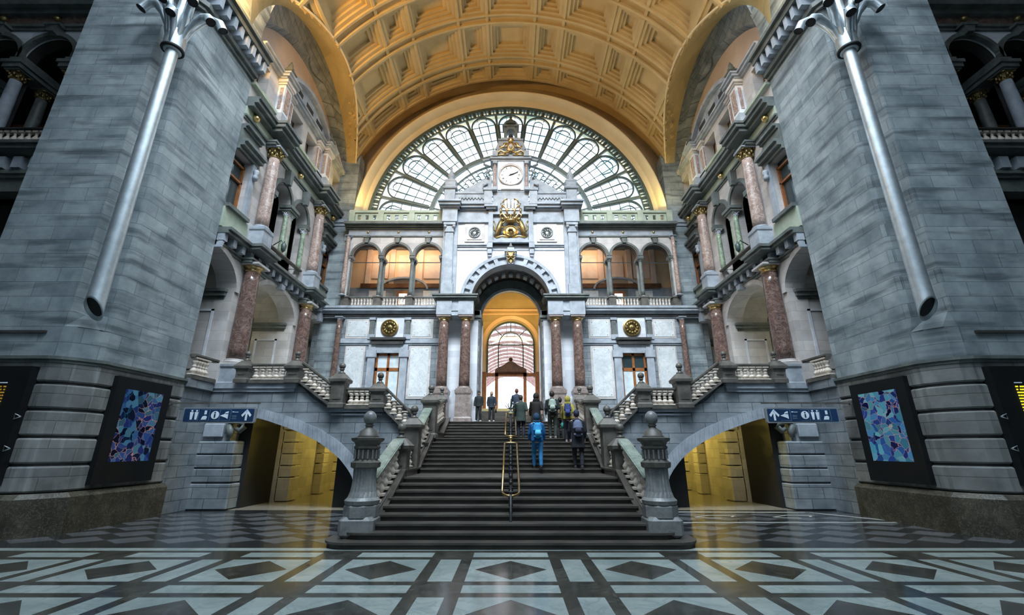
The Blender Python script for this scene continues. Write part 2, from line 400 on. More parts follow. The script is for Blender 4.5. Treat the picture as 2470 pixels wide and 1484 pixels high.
# ------------------------------------------------------------------ repeated part meshes (built once, shared)
SH = {}
def shared(key, fn):
    if key not in SH: SH[key] = fn()
    return SH[key]
def bal_mesh(h, r, mat='bal', n=10):
    def f():
        b = MB(); w = r*.95
        b.sq([(w,0),(w,.10*h),(w*.75,.13*h)], 0, 0)
        b.lathe([(r*.55,.12*h),(r*.72,.16*h),(r*.5,.2*h),(r*.95,.33*h),(r,.42*h),(r*.78,.53*h),(r*.45,.64*h),(r*.36,.74*h),(r*.5,.8*h),(r*.42,.84*h),(r*.75,.9*h)], 0, 0, n)
        b.sq([(w*.8,.88*h),(w*.95,.92*h),(w*.95,h)], 0, 0)
        return b.mesh('baluster', mat, mirror=False)
    return shared(('bal', round(h,2), round(r,3), mat), f)
def double_bal_mesh(h, r, mat='bal', n=10):
    def f():
        b = MB(); w = r
        b.sq([(w,0),(w,.08*h),(w*.7,.1*h)], 0, 0)
        b.lathe([(r*.5,.09*h),(r*.95,.2*h),(r,.27*h),(r*.6,.38*h),(r*.42,.44*h),(r*.66,.49*h),(r*.66,.52*h),(r*.42,.57*h),(r*.62,.66*h),(r*.85,.75*h),(r*.8,.81*h),(r*.45,.88*h),(r*.7,.92*h)], 0, 0, n)
        b.sq([(w*.75,.9*h),(w*.9,.93*h),(w*.9,h)], 0, 0)
        return b.mesh('baluster', mat, mirror=False)
    return shared(('dbal', round(h,2), round(r,3), mat), f)

def balustrade(name, label, p, q, h, n, group=None, matb='bal', matr='rail', mattop=None, wr=.25, hp=.11, hr=.11, r=.125, top='raltop', ends=(0.08, 0.08), dbl=True, base=True, half=()):
    """p,q bottom centre points (left side authored). total height h."""
    t = thing(name, label, 'balustrade', p, group)
    p = Vector(p); q = Vector(q); d = q-p
    b = MB(); b.skew(p, q, wr*.95, hp); b.skew(p+Vector((0,0,hp)), q+Vector((0,0,hp)), wr*.75, .03)
    b.build('plinth', matr, t)
    b = MB(); z = h-hr; up = Vector((0,0,1))
    b.skew(p+up*z, q+up*z, wr*.8, hr*.35); b.skew(p+up*(z+hr*.35), q+up*(z+hr*.35), wr, hr*.5); b.skew(p+up*(z+hr*.85), q+up*(z+hr*.85), wr*.8, hr*.15)
    b.build('handrail', mattop or matr, t)
    hb = h-hr-hp-.02; slope = abs(d.z)/max(1e-6, math.hypot(d.x, d.y))
    me = (double_bal_mesh if dbl else bal_mesh)(hb-slope*r*1.0, r, matb)
    L = math.hypot(d.x, d.y)
    for i in range(n):
        f = ends[0]/L + (1-(ends[0]+ends[1])/L)*(i+.5)/n
        c = d*f
        link('baluster', me, t, (mx(c.x), c.y, c.z+hp+.02+slope*r*.5))
    return t

def finial_post(label, x, y, z0, z1, w=.30, ballr=.13, matp='rail', group='ball topped balustrade posts', tall=True, name='balustrade_post'):
    t = thing(name, label, 'post', (x, y, z0), group)
    b = MB(); h = z1-z0
    b.sq([(w*1.12,0),(w*1.12,.14),(w,.18),(w,.2)], x, y, z0)
    b.sq([(w*.96,.2),(w*.96,h-.30),(w,h-.28),(w,h-.24)], x, y, z0)
    b.sq([(w*.72,0),(w*.72,h-.62)], x, y-.0, z0+.26) if False else None
    b.build('shaft', matp, t)
    b = MB(); b.box(x-w*.62, x+w*.62, y-w-.006, y-w+.03, z0+.3, z1-.42)
    b.build('panel', 'greyp' if False else matp, t)
    b = MB()
    b.sq([(w*1.0,-.24),(w*1.28,-.19),(w*1.32,-.10),(w*1.18,-.06),(w*.9,.02),(w*.62,.10),(w*.5,.12)], x, y, z1)
    b.build('cap', matp, t)
    b = MB(); b.lathe([(w*.5,.12),(w*.55,.15),(w*.28,.19),(w*.24,.25),(w*.4,.28),(w*.3,.31)], x, y, 14, z1)
    b.ball(x, y, z1+.30+ballr*.92, ballr, 14, 10); b.build('ball', matp, t)
    return t

def make_column(name, label, x, y, z0, z1, r, mats=('red','golddark','greyp'), ped=None, cap='doric', group=None, taper=.85, n=24):
    """mats: shaft, capital, base.  ped=(height, half width, material)"""
    t = thing(name, label, 'column', (x, y, z0), group)
    z = z0
    if ped:
        b = MB(); h, w, pm = ped
        b.sq([(w*1.1,0),(w*1.1,.12*h),(w*1.0,.16*h),(w*.97,.84*h),(w*1.08,.9*h),(w*1.1,h)], x, y, z)
        b.build('pedestal', pm, t); z += h
    hb = r*.7; hc = r*(1.0 if cap == 'doric' else 1.9)
    b = MB(); b.sq([(r*1.35,0),(r*1.35,hb*.35)], x, y, z)
    b.lathe([(r*1.3,hb*.35),(r*1.36,hb*.5),(r*1.2,hb*.66),(r*1.12,hb*.75),(r*1.2,hb*.88),(r*1.04,hb)], x, y, n, z)
    b.build('base', mats[2], t)
    b = MB(); zs = z+hb; ze = z1-hc; H = ze-zs; pr = []
    for k in range(9):
        f = k/8; rr = r*(1-(1-taper)*f**1.7); pr.append((rr, H*f))
    b.lathe(pr, x, y, n, zs); b.build('shaft', mats[0], t)
    b = MB(); rt = r*taper
    if cap == 'doric':
        b.lathe([(rt*1.0,0),(rt*1.12,hc*.1),(rt*1.0,hc*.2),(rt*1.02,hc*.42),(rt*1.25,hc*.55),(rt*1.4,hc*.72)], x, y, n, ze)
        b.build('capital', mats[1], t)
        b = MB(); b.sq([(rt*1.42,hc*.7),(rt*1.55,hc*.76),(rt*1.55,hc)], x, y, ze); b.build('abacus', mats[2], t)
    else:
        b.lathe([(rt*1.05,0),(rt*1.15,hc*.06),(rt*.98,hc*.12),(rt*1.0,hc*.5),(rt*1.25,hc*.8),(rt*1.45,hc*.86)], x, y, n, ze)
        for row, (zz, ro, sz) in enumerate(((.28, 1.16, .26), (.52, 1.28, .24))):
            for k in range(8):
                a = 2*PI*(k+.5*row)/8
                b.ball(x+rt*ro*math.cos(a), y+rt*ro*math.sin(a), ze+hc*zz, rt*sz, 6, 5, sz=1.6)
        for sx_ in (-1,1):
            for sy_ in (-1,1):
                cx, cy = x+sx_*rt*1.15, y+sy_*rt*1.15
                b.lathe([(rt*.34,-rt*.16),(rt*.34,rt*.16)], cx, cy, 10, ze+hc*.76)
        b.build('capital', mats[1], t)
        b = MB(); b.sq([(rt*1.5,hc*.86),(rt*1.62,hc*.9),(rt*1.62,hc)], x, y, ze); b.build('abacus', mats[2], t)
    return t

def cornice(b, u0, u1, dface, dirn, levels, axis='x', e=1.0, mi=0):
    """stack of straight mouldings: levels = (z0, z1, projection); side returns by e*projection"""
    for z0, z1, pr in levels:
        d = dface+dirn*pr
        if axis == 'x': b.box(u0-e*pr*.6, u1+e*pr*.6, dface, d, z0, z1, mi)
        else: b.box(dface, d, u0-e*pr*.6, u1+e*pr*.6, z0, z1, mi)
    return b
EXPO = 0.3
# ================================================================== FLOOR
def build_floor():
    b = MB()
    b.box(-24, 24, -14, 10.32, -.3, 0, 1)                   # dark bed, white fields inlaid on top
    P = 2.225; OX = 1.12; OY = 7.45; z = .0015
    ws = .10                                                  # half width of a dark strip
    def fld(x0, x1, y0, y1, mi=0): b.box(x0, x1, y0, y1, -.02, z, mi)
    for i in range(-10, 11):
        xc = i*P                                              # lozenge field centre
        for j in range(-7, 2):
            yc = OY + (j-.5)*P + .0                           # field centre between bands
            h = P/2-.29-ws
            if yc > 9.4: continue
            # white field with a dark lozenge cut out of it
            d = .62
            c = [(xc-h, yc-h), (xc+h, yc-h), (xc+h, yc+h), (xc-h, yc+h)]
            m = [(xc, yc-d), (xc+d, yc), (xc, yc+d), (xc-d, yc)]
            mid = [((c[k][0]+c[(k+1) % 4][0])/2, (c[k][1]+c[(k+1) % 4][1])/2) for k in range(4)]
            for k in range(4): b.prism([c[k], mid[k], m[k], m[k-1], mid[k-1]], -.02, z, 'z', 0)
            # white strip between the twin dark strips, running away
            fld(xc+P/2-.29+ws, xc+P/2+.29-ws, yc-h, yc+h)
            # and across
            fld(xc-h, xc+h, yc+P/2-.29+ws, yc+P/2+.29-ws)
    b.box(-24, 24, 9.99+.06, 10.30, -.02, z, 0)
    # darker harlequin floor beyond
    b.box(-24, 24, 10.32, 16.4, -.3, 0, 2)
    for i in range(-30, 31):
        for j in range(7):
            x = i*1.15+.57*(j % 2); y = 10.75+j*.82
            pts = [(x-.57, y-.41), (x, y), (x+.57, y-.41), (x, y-.82)]
            if abs(x) < 3.9 or abs(x) > 14: continue
            if y < 11: continue
            if y > 16.2: continue
            b.prism([(x-.57, y-.41), (x, y-.82), (x+.57, y-.41), (x, y)], -.02, z, 'z', 3)
    b.box(-24, 24, 16.4, 27.0, -.3, 0, 4)
    # the inlaid white figure before the passage on the right
    def ln(x0, y0, x1, y1, w=.05):
        b.skew((x0, y0, -.02), (x1, y1, -.02), w, .023, 5)
    for sx in (1,):
        ln(4.9*sx, 15.95, 9.8*sx, 15.85, .16); ln(9.7*sx, 15.9, 11.2*sx, 13.75, .13); ln(4.3*sx, 13.72, 11.2*sx, 13.72, .10)
        for cx in (6.2, 8.6):
            ln(cx-.6, 14.75, cx, 15.15, .06); ln(cx, 15.15, cx+.75, 15.05, .06); ln(cx-.6, 14.75, cx+.1, 14.5, .06); ln(cx+.75, 15.05, cx+.55, 14.8, .06)
    return struct(b.build('floor', ['fw', 'fd', 'fk', 'fg', 'fy', 'fl'], mirror=False))

# ================================================================== STAIRCASE
RI = .135
STEPS = []            # (y0, z_top)
def stair_profile():
    ys = [10.12, 10.40, 10.72, 11.10, 11.50, 11.93, 12.36, 12.82, 13.30]
    out = [(y, RI*(i+1)) for i, y in enumerate(ys)]
    z = out[-1][1]
    for i in range(8): z += .148; out.append((15.60+.36*i, z))
    for i in range(6): z += .148; out.append((20.60+.36*i, z))
    return out
def build_stairs():
    t = thing('grand_staircase', 'wide dark stone staircase rising to the arched doorway', 'staircase', (0, 10, 0))
    prof = stair_profile()
    for i, (y, z) in enumerate(prof):
        b = MB(); hw = 3.02
        y1 = prof[i+1][0]+.12 if i+1 < len(prof) else 24.6
        z0 = prof[i-1][1] if i else 0
        if i == 0: hw = 3.95
        elif i == 1: hw = 3.72
        elif i < 9 and i > 1: hw = 3.05
        n = 10
        if i < 2:      # rounded ends to the bottom steps
            pts = [(-hw, y1+.5)] + [(-hw+.55-.55*math.cos(PI/2*k/n), y+.55-.55*math.sin(PI/2*k/n)) for k in range(n+1)]
            pts += [(-p[0], p[1]) for p in pts[::-1]]
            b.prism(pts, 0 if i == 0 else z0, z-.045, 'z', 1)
            pts2 = [(p[0]*1.008, p[1]-.03) for p in pts]
            b.prism(pts2, z-.045, z, 'z')
        else:
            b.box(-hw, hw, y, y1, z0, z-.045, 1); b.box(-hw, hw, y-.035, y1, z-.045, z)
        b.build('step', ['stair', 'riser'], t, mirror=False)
    # solid mass below
    b = MB(); b.box(-3.0, 3.0, 11.3, 13.4, 0, .4); b.box(-3.0, 3.0, 13.4, 16.5, 0, 1.1); b.box(-3.0, 3.0, 16.5, 20.5, 0, 1.4); b.box(-3.0, 3.0, 20.5, 24.5, 0, 2.3)
    b.build('core', 'stair', t, mirror=False)
    # further flight inside the porch, up to the doors
    t2 = thing('porch_steps', 'short dark flight of steps inside the arched porch before the doors', 'steps', (0, 24.6, 3.29))
    z = 3.29
    for i in range(6):
        b = MB(); b.box(-1.75, 1.75, 25.0+.38*i, 27.3, z, z+.165); z += .165; b.build('step', 'stair', t2, mirror=False)
    # stone strings along both edges
    return t
def strings():
    pts = [(10.9,.27),(13.15,1.26),(13.35,1.36),(15.55,1.36),(15.75,1.48),(18.1,2.55),(18.3,2.62),(20.5,2.62),(22.4,3.42),(22.6,3.44)]
    b = MB(); b.prism(pts+[(22.6,0.0),(10.9,0.0)], -3.30-.24, -3.02, 'y')
    top = pts
    for (a, za), (c, zc) in zip(top, top[1:]):
        b.skew((-3.06, a, za), (-3.06, c, zc), .14, .05)
    t = b.build('stair_string', ['stair'])
    tag(t, 'dark stone string wall along the %s edge of the main steps' % SW(), 'wall')

def newel():
    x, y, z = -3.36, 10.85, .135
    t = thing('fluted_newel_post', 'tall fluted stone newel with ball top at the %s foot of the main stairs' % SW(), 'newel post', (x, y, z), 'fluted newels at the stair foot')
    b = MB(); b.bev(x-.38, x+.38, y-.38, y+.38, z, z+.42, .07); b.lathe([(.39,.40),(.39,.62),(.33,.70)], x, y, 8, z, smooth=False, a0=PI/8)
    b.build('pedestal', 'newel', t)
    b = MB(); n = 40; rings = []
    for r, zz in ((.37,.66),(.39,.74),(.33,.80),(.29,.92),(.27,1.02),(.255,1.2),(.26,1.42)):
        ring = []
        for k in range(n):
            a = 2*PI*k/n; rr = r*(1-.07*(k % 2)) if .8 < zz else r
            ring.append((x+rr*math.cos(a), y+rr*math.sin(a), z+zz))
        rings.append(ring)
    b.loft(rings, True, True, 0, False); b.build('shaft', 'newel', t)
    b = MB(); b.lathe([(.27,1.41),(.33,1.44),(.34,1.54),(.28,1.58),(.26,1.60),(.26,1.82),(.30,1.85),(.30,1.89),(.27,1.92),(.30,1.98),(.37,2.03),(.38,2.08),(.26,2.10)], x, y, 8, z, smooth=False, a0=PI/8); b.build('collar', 'rail', t)
    b = MB()
    for k in range(16):
        a = 2*PI*k/16; b.box(x+.275*math.cos(a)-.015, x+.275*math.cos(a)+.015, y+.275*math.sin(a)-.015, y+.275*math.sin(a)+.015, z+1.62, z+1.82)
    b.build('fluting', 'newel', t)
    b = MB(); b.lathe([(.27,2.09),(.22,2.14),(.20,2.24),(.10,2.30),(.075,2.34),(.11,2.37),(.07,2.40)], x, y, 16, z); b.build('neck', 'rail', t)
    b = MB(); b.ball(x, y, z+2.54, .15, 18, 12, sz=1.12); b.build('ball', 'newel', t)

def stair_rails():
    s = SW(); X = -3.30; g = 'stone balustrades of the staircase'
    newel()
    balustrade('balustrade', '%s stone balustrade with polished green rail along the lowest flight' % s, (X, 11.10, .36), (X, 13.55, 1.28), .98, 7, g, mattop='raltop', wr=.34)
    finial_post('short ball topped post at the front edge of the first landing, %s side' % s, X, 13.85, 1.215, 2.17, .26)
    balustrade('balustrade', 'short level stone balustrade beside the first landing, %s side' % s, (X, 14.1, 1.3), (X, 15.25, 1.3), .82, 4, g)
    finial_post('tall ball topped post where the second flight begins, %s side' % s, X, 15.5, 1.215, 2.86, .25)
    balustrade('balustrade', '%s stone balustrade with green rail along the second flight' % s, (X, 15.75, 1.46), (X, 18.0, 2.5), 1.05, 6, g, mattop='raltop', wr=.34)
    finial_post('tall ball topped post halfway up the stairs, %s side' % s, -3.25, 18.25, 2.40, 3.95, .27)
    balustrade('balustrade', '%s stone balustrade beside the topmost flight near the red columns' % s, (-3.3, 18.5, 2.62), (-3.3, 21.9, 3.3), 1.0, 8, g)
    finial_post('ball topped post at the head of the stairs, %s side' % s, -3.42, 22.2, 3.29, 4.42, .20, .11)
    # side flight seen edge on, above the arch
    Y = 16.35
    balustrade('balustrade', 'sloping %s balustrade dropping from the middle platform to the main stairs' % s, (-4.62, Y, 3.36), (-3.62, Y, 2.44), .84, 4, g)
    finial_post('small ball topped post at the inner end of the %s middle platform' % s, -4.82, Y, 3.39, 4.16, .24, .12)
    balustrade('balustrade', 'level %s balustrade of the middle platform above the arch' % s, (-6.0, Y, 3.36), (-5.05, Y, 3.36), .76, 4, g)
    finial_post('tall ball topped post between the two upper parts of the %s side stairs' % s, -6.28, Y, 3.39, 4.52, .25, .12)
    balustrade('balustrade', 'sloping %s balustrade of the upper side flight under the small columns' % s, (-7.75, Y, 4.28), (-6.52, Y, 3.42), .82, 6, g)
    finial_post('square corner post at the top of the %s side flight with ball' % s, -8.0, Y, 4.28, 5.0, .24, .10)
    balustrade('balustrade', 'level %s balustrade of the gallery landing above the passage arch' % s, (-9.65, Y, 4.28), (-8.25, Y, 4.28), .72, 5, g)
    finial_post('square corner post of the %s gallery landing beside the large red column' % s, -9.88, Y, 4.28, 5.0, .22, .10)
    balustrade('balustrade', 'short %s gallery balustrade between the pier and the large red column' % s, (-11.0, 15.05, 4.28), (-10.95, 16.25, 4.28), .85, 5, g, ends=(.1,.45))
    # deck of the side flight
    b = MB()
    b.box(-4.9, -3.55, 16.5, 20.6, 2.2, 2.42); b.box(-6.4, -4.7, 16.5, 20.6, 3.1, 3.36)
    for i in range(6): b.box(-6.4-.25*(i+1), -6.4-.25*i, 16.5, 20.6, 3.2, 3.36+.155*(i+1))
    for i in range(6): b.box(-4.7, -4.7+.18*(i+1), 16.5, 20.6, 2.3, 3.36-.155*(i+1)+.15)
    b.box(-11.9, -7.9, 16.5, 24.3, 4.05, 4.28)
    t = b.build('side_stairs', ['grey']); tag(t, '%s side flight of stone steps and landings above the arched passage' % s, 'stairs')

INTR = [(-9.72,3.07),(-9.4,3.06),(-9.08,3.03),(-8.72,2.94),(-8.37,2.83),(-8.0,2.71),(-7.6,2.57),(-7.25,2.42),(-6.86,2.24),(-6.5,2.02),(-6.22,1.82),(-6.0,1.65),(-5.79,1.43),(-5.65,1.27),(-5.51,1.07),(-5.42,.84),(-5.36,.60),(-5.34,.3)]
EXTR = [(-9.72,3.42),(-9.4,3.41),(-9.08,3.37),(-8.72,3.29),(-8.34,3.19),(-8.0,3.09),(-7.63,2.97),(-7.25,2.82),(-6.94,2.70),(-6.6,2.53),(-6.32,2.38),(-6.05,2.2),(-5.8,2.0),(-5.58,1.8),(-5.39,1.59),(-5.22,1.3),(-5.10,.95),(-5.04,.3)]
def arch_wall():
    s = SW(); Y = 16.4
    t = thing('arched_stair_wall', '%s grey stone wall under the side stairs with a sweeping passage arch' % s, 'wall', (-7.3, Y, 0), 'arched walls beside the staircase')
    b = MB()
    top = [(-11.1, 4.28), (-7.95, 4.28)]
    for i in range(5): top += [(-7.95+.27*(i+.5), 4.28-.178*i), (-7.95+.27*(i+.5), 4.28-.178*(i+1))]
    top += [(-6.5, 3.39), (-4.68, 3.39)]
    for i in range(5): top += [(-4.68+.24*(i+.4), 3.39-.19*i), (-4.68+.24*(i+.4), 3.39-.19*(i+1))]
    top += [(-3.3, 2.42)]
    def ztop(x):
        for (a, za), (c, zc) in zip(top, top[1:]):
            if a <= x <= c: return za if c == a else za+(zc-za)*(x-a)/(c-a)
        return 2.4
    # wall above the arch as strips, then the right hand mass
    for (a, za), (c, zc) in zip(EXTR, EXTR[1:]):
        zt = min(ztop(a+.001), ztop(c-.001))
        b.prism([(a, za-.05), (c, zc-.05), (c, ztop(c-.001)), (a, ztop(a+.001))], Y, Y+.5, 'x')
    b.prism([(-5.04, .0), (-3.3, .0), (-3.3, 2.42)] + [p for p in top[::-1] if p[0] > -5.04 and p[0] < -3.3] + [(-5.04, 3.39)], Y, Y+.5, 'x')
    b.box(-11.1, -9.72, Y, Y+.5, 3.0, 4.28)
    b.box(-13.2, -11.02, 15.0, 16.9, 0, 4.28); b.box(-11.12, -10.9, 15.0, 16.3, 4.0, 4.28)
    b.build('masonry', 'grey', t)
    b = MB()
    sec = list(zip(INTR, EXTR))
    for (p0, q0), (p1, q1) in zip(sec, sec[1:]):
        for f0, f1 in ((0., .485), (.515, 1.)):
            def mixp(p, q, f): return (p[0]+(q[0]-p[0])*f, p[1]+(q[1]-p[1])*f)
            g0, g1 = f0+(.03 if f0 == 0 else 0), f1-(.0)
            a0, a1 = mixp(p0, p1, g0), mixp(p0, p1, g1); c0, c1 = mixp(q0, q1, g0), mixp(q0, q1, g1)
            b.loft([[(a[0], Y-.06, a[1]), (c[0], Y-.06, c[1]), (c[0], Y+.6, c[1]), (a[0], Y+.6, a[1])] for a, c in ((a0, c0), (a1, c1))], True, True)
        b.loft([[(a[0], Y-.045, a[1]), (c[0], Y-.045, c[1]), (c[0], Y+.6, c[1]), (a[0], Y+.6, a[1])] for a, c in ((p0, q0), (p1, q1))], True, True)
    b.build('voussoir_ring', 'greyp', t)
    b = MB(); b.box(-5.34, -5.0, Y-.06, Y+.6, 0, .3); b.box(-5.45, -4.9, Y-.12, Y+.6, 0, .12); b.build('springer', 'greyp', t)
    b = MB()
    for i in range(8):
        f = (i+.5)/8*(len(EXTR)-1); k = int(f); a = EXTR[k]
    b.box(-11.1, -7.9, Y-.10, Y+.1, 4.10, 4.28); b.box(-6.55, -4.62, Y-.10, Y+.1, 3.26, 3.39); b.box(-11.1, -7.95, Y-.05, Y+.05, 3.98, 4.10)
    b.box(-6.5, -4.65, Y-.05, Y, 3.14, 3.2)
    b.build('string_course', 'greyp', t)
    # left hand pier of blocks with scroll bracket
    t = thing('passage_pier', 'banded grey stone pier with a scroll bracket %s of the passage arch' % s, 'pier', (-10.5, Y, 0), 'banded piers at the passage openings')
    b = MB(); z = 0
    for i, h in enumerate((.86, .48, .46, .46)):
        b.bev(-11.1, -9.66-.03*i, Y-.1, Y+.7, z+.02, z+h-.02, .03); z += h
    b.box(-11.1, -9.8, Y, Y+.7, 0, z); b.box(-11.1, -10.0, Y, Y+.7, z, 3.05)
    b.build('banded_shaft', 'grey', t)
    b = MB(); b.bev(-10.95, -10.25, Y-.12, Y+.1, 2.38, 2.85, .03); b.build('panel', 'greyp', t)
    b = MB(); b.tube([(-10.1,Y-.05,2.95),(-9.85,Y-.05,2.98),(-9.62,Y-.05,2.9),(-9.55,Y-.05,2.72),(-9.68,Y-.05,2.6),(-9.82,Y-.05,2.68),(-9.78,Y-.05,2.8)], [.13,.13,.12,.11,.10,.08,.05], 10)
    b.tube([(-10.1,Y-.05,2.8),(-10.0,Y-.05,2.55),(-10.02,Y-.05,2.38)], [.12,.12,.08], 10)
    b.build('scroll_bracket', 'dark', t)

def passage():
    """lit corridor under the side stairs"""
    s = SW()
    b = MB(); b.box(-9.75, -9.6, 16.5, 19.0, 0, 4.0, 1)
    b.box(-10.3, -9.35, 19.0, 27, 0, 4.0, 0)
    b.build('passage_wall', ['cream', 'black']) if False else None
    w = MB(); w.box(-10.3, -9.55, 16.9, 18.95, 0, 4.02, 1); w.box(-10.3, -9.2, 20.0, 27, 0, 4.02, 0); w.box(-10.3, -9.35, 18.95, 20.0, 0, 4.02, 0)  # unlit recess and stair mass: their shade is put into near-black walls
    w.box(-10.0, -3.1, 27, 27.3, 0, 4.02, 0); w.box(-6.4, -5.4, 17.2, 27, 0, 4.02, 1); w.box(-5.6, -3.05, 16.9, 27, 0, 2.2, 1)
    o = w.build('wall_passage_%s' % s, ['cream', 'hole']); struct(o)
    c = MB(); c.box(-10.3, -5.3, 16.9, 27, 4.0, 4.04); struct(c.build('ceiling_passage_%s' % s, 'cream'))
    # banded pilasters along the lit wall
    for k, (y0, y1, lab) in enumerate(((18.95, 19.75, 'nearest the dark recess'), (22.0, 22.6, 'in the middle'), (24.2, 24.8, 'farthest in'))):
        t = thing('banded_pilaster', 'yellow lit banded pilaster in the %s passage, %s' % (s, lab), 'pilaster', (-9.2, (y0+y1)/2, 0), 'pilasters in the passages')
        b = MB(); z = 0
        for h in (.9, .45, .45, .45, .45):
            b.bev(-9.4, -8.85+.02*k, y0, y1, z+.015, z+h-.02, .02); z += h
        b.build('banded_shaft', 'cream', t)
        b = MB(); b.bev(-9.4, -8.75, y0-.05, y1+.05, 2.75, 2.95, .02); b.tube([(-9.1,y0+.2,2.95),(-8.85,y0+.2,3.15),(-8.75,y0+.2,3.4),(-8.9,y0+.2,3.55)], [.12,.12,.1,.08], 8); b.build('bracket', 'cream', t)
    t = thing('ceiling_lamp', 'yellow lamp on the ceiling of the %s passage' % s, 'lamp', (-7.7, 22.0, 4.0), 'passage ceiling lamps')
    b = MB(); b.lathe([(.14,-.02),(.16,-.08),(.10,-.14)], -7.7, 22.0, 16, 4.0); b.build('diffuser', 'bulb', t)
    b = MB(); b.lathe([(.19,0),(.19,-.04),(.16,-.05)], -7.7, 22.0, 16, 4.0); b.build('housing', 'brass', t)
    for y, e in ((17.6, 120), (22.6, 100), (25.6, 80)):
        l = bpy.data.lights.new('passage_light', 'POINT'); l.energy = e*(1.3 if SG > 0 else 1); l.color = (1, .74, .14); l.shadow_soft_size = .3
        link('passage_light', l, None, (mx(-7.3), y, 3.2))

# ================================================================== GREAT PIERS
def pier_outline(xo=0, notch=True):
    X, Y = -11.1, 11.2
    if notch:
        return [(-14.35, 15.0), (-14.35, Y), (-11.72, Y), (-11.68, Y+.22), (-11.56, Y+.42), (-11.40, Y+.52), (-11.22, Y+.58), (X, Y+.66), (X, 15.0)]
    return [(-14.35-xo, 15.0+xo*.2), (-14.35-xo, Y-xo), (-11.75, Y-xo), (-11.5, Y+.09-xo), (-11.3+xo*.4, Y+.27-xo*.6), (X+xo, Y+.62), (X+xo, 15.0+xo*.2)]
def great_pier():
    s = SW()
    t = thing('stone_pier', 'massive blue grey ashlar pier carrying the vault on the %s' % s, 'pier', (-12.6, 13, 0), 'great corner piers')
    b = MB(); b.prism(pier_outline(), 4.24, 23.9, 'z'); b.build('shaft', 'pier', t)
    b = MB(); z = 4.2
    # splayed block closing the corner notch under the pipe
    lo = pier_outline(.02, False); hi = pier_outline(0, True)
    b.prism([(-11.75, 11.18), (-11.45, 11.25), (-11.2, 11.55), (-11.08, 11.85), (-11.6, 11.9)], 4.24, 5.05, 'z')
    b.loft([[(-11.75,11.19,5.05),(-11.42,11.26,5.05),(-11.16,11.6,5.05),(-11.08,11.85,5.05),(-11.6,11.95,5.05)], [(-11.66,11.22,5.5),(-11.5,11.42,5.42),(-11.4,11.55,5.42),(-11.12,11.72,5.5),(-11.6,11.95,5.5)]])
    b.build('corner_splay', 'pier', t)
    b = MB(); b.prism(pier_outline(.0, False), .9, 4.1, 'z'); b.build('joint_bed', 'groove', t)
    b = MB(); z = .98
    for i in range(5):
        z1 = z+.66-.07; lo = pier_outline(.03, False); mid = pier_outline(.07, False)
        b.loft([[(x, y, z) for x, y in lo], [(x, y, z+.04) for x, y in mid], [(x, y, z1-.04) for x, y in mid], [(x, y, z1) for x, y in lo]], True, True)
        z += .655
    b.build('rusticated_courses', 'rustic', t)
    b = MB(); b.prism(pier_outline(.16, False), 4.16, 4.24, 'z'); b.prism(pier_outline(.10, False), 4.08, 4.16, 'z'); b.build('base_moulding', 'dark', t)
    b = MB(); P1 = pier_outline(.22, False); P2 = pier_outline(.12, False)
    b.loft([[(x, y, 0) for x, y in P1], [(x, y, .84) for x, y in P1], [(x, y, .95) for x, y in P2]], True, True)
    b.build('breccia_plinth', 'plinth', t)
    b = MB(); b.prism([(11.3,18.28),(14.8,18.28),(14.85,19.7),(15.4,22.2),(16.1,23.9),(11.3,23.9)], -12.6, -10.98, 'y'); b.build('arch_springing', 'pier', t)
    # dark slot above the base on the front face
    b = MB(); b.box(-14.35, -12.15, 11.14, 11.22, 4.86, 4.93); b.build('ledge', 'groove', t)
    # crowning cornice that wraps the inner face
    b = MB()
    for z0, z1, p in ((17.0,17.15,.10),(17.15,17.35,.22),(17.9,18.15,.55),(18.15,18.3,.68)):
        o = pier_outline(p, False); b.prism([(-11.9,15.1),(-11.9,11.2-p*0)]+o[3:], z0, z1, 'z')
    b.build('cornice', 'dark', t)
    b = MB()
    for k in range(8):
        y = 11.9+.42*k; b.box(-11.1, -10.6, y, y+.2, 17.4, 17.9)
    b.build('modillions', 'greyp', t)

